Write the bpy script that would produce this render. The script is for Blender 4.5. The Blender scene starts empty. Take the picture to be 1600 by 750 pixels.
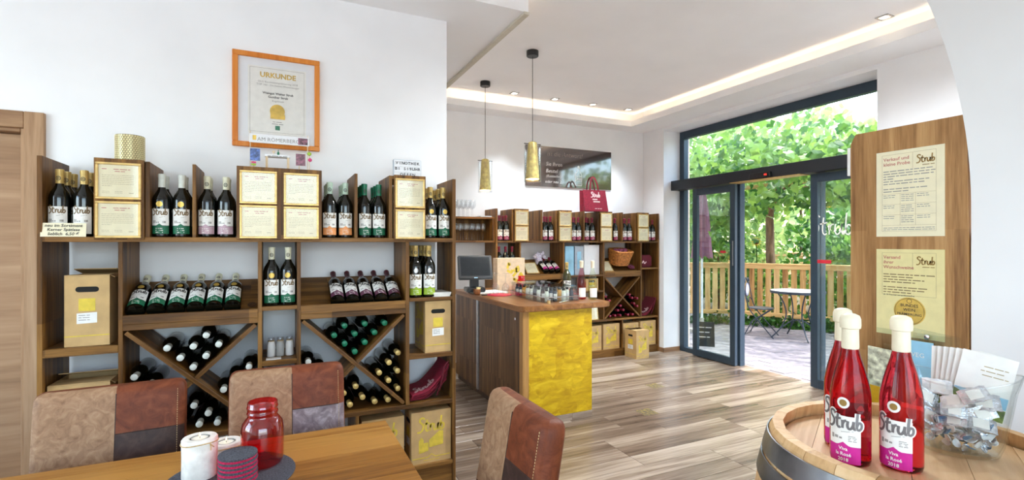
import bpy, bmesh, math, random
from mathutils import Matrix, Vector, Euler
random.seed(7)
PI = math.pi
SC = bpy.context.scene
COL = SC.collection

# ------------------------------------------------------------------ camera
YAW = math.atan2(370.0, 780.0)
cam_d = bpy.data.cameras.new('camera')
cam_d.sensor_width = 36.0
cam_d.lens = 780.0 / 1600.0 * 36.0
cam_d.shift_y = 4.0 / 1600.0
cam_d.clip_start = 0.05
cam_d.clip_end = 200
cam = bpy.data.objects.new('camera', cam_d)
COL.objects.link(cam)
cam.location = (0, 0, 1.5)
cam.rotation_euler = (PI / 2, 0, -YAW)
SC.camera = cam

# ------------------------------------------------------------------ world, sun, large lights, exposure
W = bpy.data.worlds.new('world')
SC.world = W
W.use_nodes = True
wn = W.node_tree.nodes
wl = W.node_tree.links
sky = wn.new('ShaderNodeTexSky')
sky.sky_type = 'NISHITA'
sky.sun_disc = False
sky.sun_elevation = math.radians(52)
sky.sun_rotation = math.radians(60)
sky.air_density = 1.0
sky.dust_density = 3.0
wl.new(sky.outputs[0], wn['Background'].inputs[0])
wn['Background'].inputs[1].default_value = 0.95

def lamp(name, kind, loc, rot, energy, color=(1, 1, 1), **kw):
    d = bpy.data.lights.new(name, kind)
    d.energy = energy
    d.color = color
    for k, v in kw.items():
        setattr(d, k, v)
    o = bpy.data.objects.new(name, d)
    COL.objects.link(o)
    o.location = loc
    o.rotation_euler = rot
    return o

# sun outside, high, coming from behind the house over the patio
lamp('sun', 'SUN', (12, 2, 12), Vector((-0.10, 0.42, -1.0)).to_track_quat('-Z', 'Y').to_euler(), 3.6, (1.0, 0.975, 0.93), angle=math.radians(1.5))
# added area lights at unseen rear and side windows, filling the room
lamp('added_shop_window_fill', 'AREA', (0.2, -3.30, 1.45), (PI / 2 + 0.08, 0, 0), 52, (0.88, 0.945, 1.0), shape='RECTANGLE', size=4.2, size_y=2.6)
lamp('added_side_window_fill', 'AREA', (-3.08, 1.3, 1.8), (PI / 2 + 0.25, 0, -PI / 2), 30, (0.88, 0.955, 1.0), shape='RECTANGLE', size=2.4, size_y=1.6)
# sky portal in the tall glass entrance
po = lamp('entrance_portal', 'AREA', (5.30, 3.95, 1.55), (PI / 2, 0, PI / 2), 1, (1, 1, 1), shape='RECTANGLE', size=2.6, size_y=3.0)
po.data.cycles.is_portal = True
SC.cycles.transparent_max_bounces = 32
SC.cycles.diffuse_bounces = 8
SC.cycles.max_bounces = 14

VS = SC.view_settings
VS.view_transform = 'Standard'
VS.look = 'None'
VS.exposure = 0.90
VS.gamma = 1.0
VS.use_curve_mapping = False

# ------------------------------------------------------------------ colour and materials
def lin(c):
    return tuple(((x / 255.0) / 12.92 if x / 255.0 <= 0.04045 else ((x / 255.0 + 0.055) / 1.055) ** 2.4) for x in c) + (1.0,)

MATS = {}

def base(name):
    m = bpy.data.materials.new(name)
    m.use_nodes = True
    nt = m.node_tree
    return m, nt, nt.nodes['Principled BSDF']

def N(nt, kind, **kw):
    n = nt.nodes.new(kind)
    for k, v in kw.items():
        setattr(n, k, v)
    return n

def ramp(nt, fac, stops):
    r = N(nt, 'ShaderNodeValToRGB')
    el = r.color_ramp.elements
    while len(el) < len(stops):
        el.new(0.5)
    for e, (p, c) in zip(el, stops):
        e.position = p
        e.color = lin(c)
    nt.links.new(fac, r.inputs[0])
    return r.outputs[0]

def coord(nt, scale=(1, 1, 1), rot=(0, 0, 0)):
    tc = N(nt, 'ShaderNodeTexCoord')
    mp = N(nt, 'ShaderNodeMapping')
    mp.inputs['Scale'].default_value = scale
    mp.inputs['Rotation'].default_value = rot
    nt.links.new(tc.outputs['Object'], mp.inputs[0])
    return mp.outputs[0]

def noise(nt, vec, scale=5, detail=4, rough=0.5, dist=0.0):
    n = N(nt, 'ShaderNodeTexNoise')
    n.inputs['Scale'].default_value = scale
    n.inputs['Detail'].default_value = detail
    n.inputs['Roughness'].default_value = rough
    n.inputs['Distortion'].default_value = dist
    nt.links.new(vec, n.inputs['Vector'])
    return n.outputs['Fac']

def bump(nt, bs, h, strength=0.1, dist=0.01):
    b = N(nt, 'ShaderNodeBump')
    b.inputs['Strength'].default_value = strength
    b.inputs['Distance'].default_value = dist
    nt.links.new(h, b.inputs['Height'])
    nt.links.new(b.outputs[0], bs.inputs['Normal'])

def plain(name, c, rough=0.5, metal=0.0, var=0.06, vs=30, bmp=0.0, spec=0.5, coat=0.0, emit=None, es=0):
    m, nt, bs = base(name)
    v = coord(nt)
    f = noise(nt, v, vs, 3)
    lo = tuple(max(0, x * (1 - var)) for x in c)
    hi = tuple(min(255, x * (1 + var)) for x in c)
    nt.links.new(ramp(nt, f, [(0.3, lo), (0.7, hi)]), bs.inputs['Base Color'])
    bs.inputs['Roughness'].default_value = rough
    bs.inputs['Metallic'].default_value = metal
    bs.inputs['Specular IOR Level'].default_value = spec
    bs.inputs['Coat Weight'].default_value = coat
    if bmp:
        bump(nt, bs, noise(nt, v, vs * 3, 3), bmp)
    if emit:
        bs.inputs['Emission Color'].default_value = lin(emit)
        bs.inputs['Emission Strength'].default_value = es
    MATS[name] = m
    return m

def mixcol(nt, fac, a, b, mode='MIX'):
    n = N(nt, 'ShaderNodeMix', data_type='RGBA', blend_type=mode)
    if isinstance(fac, float):
        n.inputs[0].default_value = fac
    else:
        nt.links.new(fac, n.inputs[0])
    nt.links.new(a, n.inputs[6])
    if isinstance(b, tuple):
        n.inputs[7].default_value = b
    else:
        nt.links.new(b, n.inputs[7])
    return n.outputs[2]

def wood(name, dark, mid, light, axis, rough=0.42, stave=0.0, grain=60.0, objvar=0.0, coat=0.0, varamt=0.35, spec=0.28):
    """grain runs along `axis`; optional glued staves of random tone"""
    m, nt, bs = base(name)
    sc = [1, 1, 1]
    ai = 'xyz'.index(axis)
    sc[ai] = 0.06
    v = coord(nt, tuple(sc))
    if objvar:
        oi = N(nt, 'ShaderNodeObjectInfo')
        vm = N(nt, 'ShaderNodeVectorMath', operation='MULTIPLY_ADD')
        vm.inputs[1].default_value = (1, 1, 1)
        mulv = N(nt, 'ShaderNodeMath', operation='MULTIPLY')
        mulv.inputs[1].default_value = 37.0
        nt.links.new(oi.outputs['Random'], mulv.inputs[0])
        nt.links.new(v, vm.inputs[0])
        nt.links.new(mulv.outputs[0], vm.inputs[2])
        v = vm.outputs[0]
    f1 = noise(nt, v, grain * 0.35, 5, 0.6, 0.6)
    f2 = noise(nt, v, grain * 2.0, 3, 0.6, 0.1)
    mx = N(nt, 'ShaderNodeMath', operation='MULTIPLY_ADD')
    nt.links.new(f2, mx.inputs[0])
    mx.inputs[1].default_value = 0.45
    nt.links.new(f1, mx.inputs[2])
    fac = mx.outputs[0]
    if stave:
        tc = N(nt, 'ShaderNodeTexCoord')
        sp = N(nt, 'ShaderNodeSeparateXYZ')
        nt.links.new(tc.outputs['Object'], sp.inputs[0])
        others = [i for i in range(3) if i != ai]
        ids = []
        for i in others:
            d = N(nt, 'ShaderNodeMath', operation='MULTIPLY_ADD')
            d.inputs[1].default_value = 1.0 / stave
            d.inputs[2].default_value = 0.37
            nt.links.new(sp.outputs[i], d.inputs[0])
            fl = N(nt, 'ShaderNodeMath', operation='FLOOR')
            nt.links.new(d.outputs[0], fl.inputs[0])
            ids.append(fl.outputs[0])
        cb = N(nt, 'ShaderNodeCombineXYZ')
        nt.links.new(ids[0], cb.inputs[0])
        nt.links.new(ids[1], cb.inputs[1])
        wn0 = N(nt, 'ShaderNodeTexWhiteNoise', noise_dimensions='2D')
        nt.links.new(cb.outputs[0], wn0.inputs['Vector'])
        le = N(nt, 'ShaderNodeMath', operation='MULTIPLY_ADD')
        le.inputs[1].default_value = 2.4
        nt.links.new(sp.outputs[ai], le.inputs[0])
        w5 = N(nt, 'ShaderNodeMath', operation='MULTIPLY')
        w5.inputs[1].default_value = 5.0
        nt.links.new(wn0.outputs[0], w5.inputs[0])
        nt.links.new(w5.outputs[0], le.inputs[2])
        fl2 = N(nt, 'ShaderNodeMath', operation='FLOOR')
        nt.links.new(le.outputs[0], fl2.inputs[0])
        nt.links.new(fl2.outputs[0], cb.inputs[2])
        wn1 = N(nt, 'ShaderNodeTexWhiteNoise', noise_dimensions='3D')
        nt.links.new(cb.outputs[0], wn1.inputs['Vector'])
        ad = N(nt, 'ShaderNodeMath', operation='MULTIPLY_ADD')
        ad.inputs[1].default_value = varamt
        nt.links.new(wn1.outputs[0], ad.inputs[0])
        nt.links.new(fac, ad.inputs[2])
        sub = N(nt, 'ShaderNodeMath', operation='SUBTRACT')
        nt.links.new(ad.outputs[0], sub.inputs[0])
        sub.inputs[1].default_value = varamt * 0.5
        fac = sub.outputs[0]
    if objvar:
        oi2 = N(nt, 'ShaderNodeObjectInfo')
        a2 = N(nt, 'ShaderNodeMath', operation='MULTIPLY_ADD')
        a2.inputs[1].default_value = objvar
        nt.links.new(oi2.outputs['Random'], a2.inputs[0])
        nt.links.new(fac, a2.inputs[2])
        s2 = N(nt, 'ShaderNodeMath', operation='SUBTRACT')
        nt.links.new(a2.outputs[0], s2.inputs[0])
        s2.inputs[1].default_value = objvar * 0.5
        fac = s2.outputs[0]
    nt.links.new(ramp(nt, fac, [(0.42, dark), (0.70, mid), (1.0, light)]), bs.inputs['Base Color'])
    bs.inputs['Roughness'].default_value = rough
    bs.inputs['Coat Weight'].default_value = coat
    bs.inputs['Coat Roughness'].default_value = 0.2
    bs.inputs['Specular IOR Level'].default_value = spec
    bump(nt, bs, f2, 0.08, 0.003)
    MATS[name] = m
    return m

def thin_glass(name, tint=(1, 1, 1), gloss=0.06, rough=0.02, ior=1.45, gscale=1.0):
    m = bpy.data.materials.new(name)
    m.use_nodes = True
    nt = m.node_tree
    nt.nodes.clear()
    out = N(nt, 'ShaderNodeOutputMaterial')
    tr = N(nt, 'ShaderNodeBsdfTransparent')
    tr.inputs[0].default_value = (*tint, 1)
    gl = N(nt, 'ShaderNodeBsdfGlossy')
    gl.inputs['Roughness'].default_value = rough
    fr = N(nt, 'ShaderNodeLayerWeight')
    fr.inputs[0].default_value = 0.5
    pw = N(nt, 'ShaderNodeMath', operation='POWER')
    pw.inputs[1].default_value = 3.5
    nt.links.new(fr.outputs['Facing'], pw.inputs[0])
    mul = N(nt, 'ShaderNodeMath', operation='MULTIPLY_ADD')
    mul.inputs[1].default_value = 0.75 * gscale
    mul.inputs[2].default_value = gloss * gscale
    nt.links.new(pw.outputs[0], mul.inputs[0])
    mx = N(nt, 'ShaderNodeMixShader')
    nt.links.new(mul.outputs[0], mx.inputs[0])
    nt.links.new(tr.outputs[0], mx.inputs[1])
    nt.links.new(gl.outputs[0], mx.inputs[2])
    nt.links.new(mx.outputs[0], out.inputs[0])
    MATS[name] = m
    return m

def leafmat(name, lo, hi, trans=0.45):
    m = bpy.data.materials.new(name)
    m.use_nodes = True
    nt = m.node_tree
    nt.nodes.clear()
    out = N(nt, 'ShaderNodeOutputMaterial')
    geo = N(nt, 'ShaderNodeNewGeometry')
    oi = N(nt, 'ShaderNodeObjectInfo')
    ad = N(nt, 'ShaderNodeMath', operation='ADD')
    nt.links.new(geo.outputs['Random Per Island'], ad.inputs[0])
    nt.links.new(oi.outputs['Random'], ad.inputs[1])
    fr = N(nt, 'ShaderNodeMath', operation='FRACT')
    nt.links.new(ad.outputs[0], fr.inputs[0])
    c = ramp(nt, fr.outputs[0], [(0.0, lo), (1.0, hi)])
    d = N(nt, 'ShaderNodeBsdfPrincipled')
    d.inputs['Roughness'].default_value = 0.45
    nt.links.new(c, d.inputs['Base Color'])
    t = N(nt, 'ShaderNodeBsdfTranslucent')
    hs = N(nt, 'ShaderNodeHueSaturation')
    hs.inputs['Saturation'].default_value = 1.0
    hs.inputs['Value'].default_value = 1.3
    nt.links.new(c, hs.inputs['Color'])
    nt.links.new(hs.outputs[0], t.inputs[0])
    mx = N(nt, 'ShaderNodeMixShader')
    mx.inputs[0].default_value = trans
    nt.links.new(d.outputs[0], mx.inputs[1])
    nt.links.new(t.outputs[0], mx.inputs[2])
    nt.links.new(mx.outputs[0], out.inputs[0])
    MATS[name] = m
    return m

def leather(name, c1, c2, c3, scale=14, rough=0.55):
    m, nt, bs = base(name)
    v = coord(nt)
    f = noise(nt, v, scale, 6, 0.62, 1.2)
    nt.links.new(ramp(nt, f, [(0.3, c1), (0.5, c2), (0.72, c3)]), bs.inputs['Base Color'])
    bs.inputs['Roughness'].default_value = rough
    bs.inputs['Specular IOR Level'].default_value = 0.3
    vo = N(nt, 'ShaderNodeTexVoronoi')
    vo.inputs['Scale'].default_value = 260
    nt.links.new(v, vo.inputs['Vector'])
    bump(nt, bs, vo.outputs['Distance'], 0.10, 0.002)
    MATS[name] = m
    return m

# shelf wood
for ax in 'xyz':
    wood('shelf_' + ax, (56, 34, 12), (106, 70, 30), (150, 106, 50), ax, 0.46, stave=0.045, varamt=0.30)
    wood('trim_' + ax, (104, 78, 56), (146, 110, 80), (176, 140, 104), ax, 0.5, grain=40)
for ax in 'xz':
    wood('oak_' + ax, (96, 54, 14), (144, 94, 36), (176, 126, 60), ax, 0.42, grain=45, objvar=0.6, coat=0.15)
wood('panel_wood', (116, 76, 38), (172, 126, 76), (204, 160, 106), 'z', 0.45, stave=0.05, varamt=0.22)
wood('counter_top', (84, 50, 24), (136, 88, 46), (172, 122, 72), 'y', 0.32, grain=40, coat=0.2)
wood('counter_front', (62, 42, 24), (98, 68, 40), (130, 94, 58), 'z', 0.42, stave=0.03, varamt=0.35)
wood('post_wood', (120, 84, 44), (168, 124, 70), (192, 148, 92), 'z', 0.45, grain=50)
wood('plank_tile', (74, 58, 46), (128, 109, 93), (180, 164, 148), 'x', 0.24, grain=24, objvar=0.26, spec=0.6)
wood('door_wood', (126, 94, 66), (164, 128, 96), (188, 154, 120), 'x', 0.5, grain=18)
wood('door_frame_wood', (140, 104, 74), (176, 140, 106), (194, 160, 126), 'z', 0.5, grain=40)
wood('fence_wood', (150, 104, 60), (206, 160, 100), (230, 194, 136), 'z', 0.7, grain=40, objvar=0.5)
wood('fence_rail', (168, 128, 72), (212, 170, 108), (232, 196, 140), 'y', 0.7, grain=40)
wood('barrel_oak', (176, 132, 88), (206, 168, 124), (224, 192, 150), 'x', 0.5, grain=30, objvar=0.35)
wood('stave_oak', (176, 130, 82), (214, 172, 122), (230, 194, 148), 'z', 0.5, grain=30, objvar=0.35)
wood('picture_frame_wood', (190, 100, 30), (216, 128, 50), (228, 150, 74), 'z', 0.35, grain=40)
wood('birch_small', (196, 168, 130), (222, 200, 166), (236, 220, 192), 'z', 0.6, grain=60)
wood('bark', (66, 50, 38), (112, 90, 70), (156, 132, 108), 'z', 0.9, grain=30)
wood('dark_leg', (40, 26, 16), (66, 44, 28), (90, 62, 40), 'z', 0.4, grain=60)

plain('wall_white', (243, 243, 244), 0.85, var=0.012, vs=3, bmp=0.03)
plain('ceiling_white', (247, 247, 248), 0.9, var=0.01, vs=2)
plain('soffit_edge', (205, 198, 182), 0.8, var=0.02)
plain('gold_strip_grout', (122, 108, 92), 0.8)
plain('anthracite', (50, 66, 80), 0.42, metal=0.15, var=0.03)
plain('anthracite_dark', (34, 38, 44), 0.45, var=0.03)
plain('black_plastic', (18, 18, 20), 0.35, var=0.05)
plain('black_metal', (24, 24, 26), 0.45, var=0.1, metal=0.3)
plain('iron_blue', (58, 66, 76), 0.45, var=0.1, metal=0.4)
plain('screen', (40, 44, 48), 0.12, var=0.03)
plain('red_light', (220, 40, 30), 0.4, emit=(255, 40, 30), es=1.5)
plain('brushed', (170, 172, 174), 0.3, metal=0.9)
plain('chrome', (215, 216, 220), 0.12, metal=1.0)
plain('bottle_dark', (10, 12, 7), 0.09, var=0.2, coat=0.3)
plain('bottle_olive', (52, 50, 14), 0.06, var=0.2, coat=0.3)
plain('paper_white', (238, 236, 230), 0.6, var=0.02)
plain('paper_cream', (240, 230, 196), 0.6, var=0.015)
plain('paper_manila', (232, 218, 158), 0.65, var=0.02)
plain('mat_paper', (236, 237, 240), 0.5, var=0.01)
plain('ink', (56, 52, 50), 0.6)
plain('ink_grey', (150, 146, 140), 0.6)
plain('ink_tan', (176, 160, 120), 0.6)
plain('ink_rose', (192, 110, 104), 0.6)
plain('ink_gold', (150, 116, 50), 0.5)
plain('ink_brown', (120, 96, 58), 0.45)
plain('ink_silver', (120, 116, 116), 0.35, metal=0.3)
plain('ink_black', (20, 20, 22), 0.5)
plain('chalk', (206, 204, 200), 0.9)
plain('chalk_dim', (160, 150, 146), 0.9)
plain('gold_leaf', (240, 204, 120), 0.34, metal=0.25, var=0.16, vs=24, bmp=0.15)
plain('gold_frame', (212, 178, 112), 0.35, metal=0.45, var=0.08)
plain('gold_medal', (212, 176, 84), 0.32, metal=0.4, var=0.1)
plain('silver_medal', (196, 198, 202), 0.25, metal=0.7)
plain('cap_gold', (210, 180, 108), 0.35, metal=0.25, var=0.08)
plain('cap_cream', (226, 224, 196), 0.4)
plain('cap_white', (222, 226, 216), 0.4)
plain('cap_mint', (196, 220, 200), 0.4)
plain('cap_green', (10, 112, 78), 0.35)
plain('cap_burgundy', (84, 26, 38), 0.35)
plain('cap_red', (140, 24, 52), 0.35)
plain('wax_cream', (244, 232, 204), 0.45, var=0.03)
plain('band_green', (14, 98, 66), 0.5)
plain('band_mauve', (188, 158, 168), 0.5)
plain('band_orange', (232, 156, 96), 0.5)
plain('band_plum', (88, 44, 66), 0.5)
plain('band_lime', (150, 176, 44), 0.5)
plain('band_magenta', (200, 30, 140), 0.5)
plain('band_wine', (150, 40, 80), 0.5)
plain('cardboard', (200, 164, 110), 0.75, var=0.05, vs=12)
plain('cardboard_in', (150, 118, 74), 0.8)
plain('cardboard_pale', (222, 200, 168), 0.75, var=0.04)
plain('print_yellow', (222, 194, 66), 0.6, var=0.06)
plain('hole_shade', (14, 12, 10), 0.8)
plain('wine_fabric', (140, 18, 46), 0.8, var=0.12, vs=60, bmp=0.2)
plain('wine_fabric_dark', (98, 10, 30), 0.8, var=0.12, vs=60, bmp=0.2)
plain('fabric_print', (226, 190, 190), 0.8)
plain('felt_grey', (74, 76, 84), 0.95, var=0.30, vs=220, bmp=0.5)
plain('felt_pink', (178, 22, 70), 0.95, var=0.2, vs=200, bmp=0.4)
plain('plaster_white', (232, 228, 220), 0.75, var=0.06, vs=25, bmp=0.3)
plain('twine', (196, 168, 120), 0.85, var=0.15, vs=120)
plain('wax', (244, 240, 228), 0.5)
plain('flame', (255, 220, 140), 0.5, emit=(255, 210, 120), es=6)
plain('milk_white', (232, 230, 226), 0.25, var=0.02)
plain('milk_grey', (176, 176, 172), 0.25, var=0.02)
plain('steel_hoop', (122, 124, 128), 0.38, metal=0.85, var=0.25, vs=9, bmp=0.1)
plain('led_warm', (255, 226, 190), 0.5, emit=(255, 230, 200), es=6)
plain('led_spot', (255, 240, 214), 0.5, emit=(255, 234, 200), es=10)
plain('bulb', (255, 226, 170), 0.5, emit=(255, 214, 150), es=8)
plain('paver', (124, 118, 121), 0.85, var=0.16, vs=6, bmp=0.2)
plain('paver_joint', (120, 112, 108), 0.95)
plain('soil', (96, 84, 60), 0.95, var=0.2)
plain('brick_pale', (206, 186, 170), 0.85, var=0.12, vs=14)
plain('brick_joint', (190, 180, 170), 0.9)
plain('concrete', (170, 168, 160), 0.85, var=0.1)
plain('mosaic_white', (232, 230, 232), 0.4, var=0.06, vs=50)
plain('mosaic_lilac', (176, 170, 206), 0.4, var=0.1, vs=50)
plain('sunflower_petal', (250, 196, 20), 0.6)
plain('sunflower_heart', (90, 56, 20), 0.8)
plain('parasol_cloth', (136, 92, 112), 0.85)
plain('lamp_white', (236, 238, 240), 0.5)
plain('wicker', (184, 116, 52), 0.6, var=0.2, vs=40)
plain('wicker_dark', (126, 72, 30), 0.65, var=0.2, vs=40)
plain('check_cloth', (120, 60, 80), 0.85, var=0.5, vs=90)
plain('cellophane', (222, 214, 232), 0.2, var=0.12, vs=40)
plain('photo_blue', (74, 96, 150), 0.35, var=0.5, vs=90)
plain('photo_brown', (120, 76, 90), 0.35, var=0.5, vs=90)
plain('clip_green', (160, 196, 60), 0.5)
plain('clip_pink', (226, 70, 130), 0.5)
plain('leaflet_sky', (150, 200, 226), 0.35, var=0.1, vs=8)
plain('leaflet_green', (92, 116, 44), 0.4, var=0.3, vs=60)
plain('leaflet_yellow', (238, 178, 26), 0.4, var=0.08)
plain('leaflet_photo', (196, 190, 160), 0.4, var=0.4, vs=50)
plain('foil', (214, 216, 222), 0.2, metal=0.9, var=0.15, vs=60, bmp=0.4)
plain('foil_white', (228, 228, 226), 0.35, var=0.15, vs=30, bmp=0.4)
plain('foil_blue', (96, 140, 178), 0.25, metal=0.5)
plain('magenta_plate', (196, 16, 62), 0.4)
plain('red_glass_solid', (170, 12, 36), 0.12, coat=0.4)
plain('dark_liquid', (52, 12, 20), 0.2)
plain('amber_liquid', (206, 150, 70), 0.2)
plain('pale_liquid', (220, 222, 206), 0.2)
plain('slate_liquid', (56, 62, 74), 0.2)
plain('cork', (206, 176, 120), 0.8, var=0.1, vs=100)
plain('silver_grey', (168, 178, 190), 0.3, metal=0.2)
plain('handle_red', (206, 44, 60), 0.5)
leather('leather_tan', (128, 94, 68), (156, 120, 90), (178, 144, 112), 26)
leather('leather_cognac', (84, 38, 18), (112, 54, 28), (134, 72, 42), 16)
leather('leather_dark', (48, 32, 28), (62, 42, 36), (80, 58, 50), 16, 0.5)
leather('leather_grey', (96, 80, 86), (132, 116, 120), (180, 168, 170), 18, 0.45)
leather('leather_strip', (96, 48, 30), (122, 66, 44), (140, 84, 60), 9)
leafmat('leaf_vine', (36, 82, 28), (124, 160, 70), 0.38)
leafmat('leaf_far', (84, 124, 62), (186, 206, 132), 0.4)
leafmat('leaf_dark', (28, 66, 22), (74, 124, 40), 0.35)
thin_glass('pane', (0.93, 0.97, 0.96), 0.05, 0.0, gscale=0.9)
thin_glass('stemware', (0.95, 0.957, 0.965), 0.12, 0.02, gscale=0.9)
thin_glass('vessel_glass', (0.955, 0.972, 0.967), 0.05, 0.01, gscale=0.9)
thin_glass('acrylic', (0.95, 0.97, 0.97), 0.04, 0.03)
thin_glass('red_glass', (0.90, 0.07, 0.09), 0.10, 0.04)
thin_glass('clear_cover', (0.985, 0.985, 0.985), 0.04, 0.03, gscale=0.7)
thin_glass('rose_glass', (0.93, 0.60, 0.62), 0.05, 0.02)
thin_glass('clear_bottle', (0.93, 0.95, 0.86), 0.05, 0.02)

# rose wine: clear red liquid
m, nt, bs = base('rose_wine')
bs.inputs['Base Color'].default_value = (0.72, 0.035, 0.05, 1)
bs.inputs['Roughness'].default_value = 0.02
bs.inputs['Transmission Weight'].default_value = 0.97
bs.inputs['IOR'].default_value = 1.3
bs.inputs['Coat Weight'].default_value = 0.0
MATS['rose_wine'] = m

# gold-yellow trowelled plaster of the counter front
m, nt, bs = base('yellow_plaster')
v = coord(nt)
f0 = noise(nt, v, 3.0, 2)
vo = N(nt, 'ShaderNodeTexVoronoi', distance='CHEBYCHEV')
vo.inputs['Scale'].default_value = 8.0
mp2 = coord(nt, (1.0, 1.0, 0.8), (0, 0.7, 0))
nt.links.new(mp2, vo.inputs['Vector'])
wa = noise(nt, coord(nt, (1.0, 1.0, 3.2), (0, 0.75, 0)), 6, 5, 0.6, 0.6)
wb_ = noise(nt, coord(nt, (1.0, 1.0, 3.2), (0, -0.65, 0)), 6, 5, 0.6, 0.6)
cell = N(nt, 'ShaderNodeMath', operation='GREATER_THAN')
sepc = N(nt, 'ShaderNodeSeparateColor')
nt.links.new(vo.outputs['Color'], sepc.inputs[0])
nt.links.new(sepc.outputs[1], cell.inputs[0])
cell.inputs[1].default_value = 0.5
wmix = N(nt, 'ShaderNodeMix')
nt.links.new(cell.outputs[0], wmix.inputs[0])
nt.links.new(wa, wmix.inputs[2])
nt.links.new(wb_, wmix.inputs[3])
wv = wmix.outputs[0]
c1 = ramp(nt, sepc.outputs[0], [(0.1, (186, 146, 8)), (0.9, (230, 196, 30))])
c2 = ramp(nt, wv, [(0.32, (164, 122, 4)), (0.55, (212, 174, 16)), (0.72, (240, 210, 50))])
nt.links.new(mixcol(nt, 0.62, c1, c2), bs.inputs['Base Color'])
bs.inputs['Roughness'].default_value = 0.38
bump(nt, bs, wv, 0.15, 0.004)
MATS['yellow_plaster'] = m

# chalkboard: smooth dark brown glassy board
m, nt, bs = base('chalkboard_face')
f = noise(nt, coord(nt), 4, 4)
nt.links.new(ramp(nt, f, [(0.3, (66, 48, 40)), (0.7, (86, 66, 56))]), bs.inputs['Base Color'])
bs.inputs['Roughness'].default_value = 0.10
bs.inputs['Specular IOR Level'].default_value = 1.0
bs.inputs['Coat Weight'].default_value = 1.0
bs.inputs['Coat IOR'].default_value = 1.9
bs.inputs['Coat Roughness'].default_value = 0.05
MATS['chalkboard_face'] = m

# woven gold tea-light holder (tesserae are built; this is their ground)
plain('tessera_gold', (216, 200, 152), 0.3, metal=0.3, var=0.2, vs=60)
plain('tessera_ground', (128, 112, 80), 0.5)

# floor insert: glass brick with gold flakes
m, nt, bs = base('gold_insert')
f = noise(nt, coord(nt), 40, 4)
nt.links.new(ramp(nt, f, [(0.45, (108, 98, 84)), (0.65, (160, 140, 80))]), bs.inputs['Base Color'])
bs.inputs['Roughness'].default_value = 0.15
MATS['gold_insert'] = m

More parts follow.
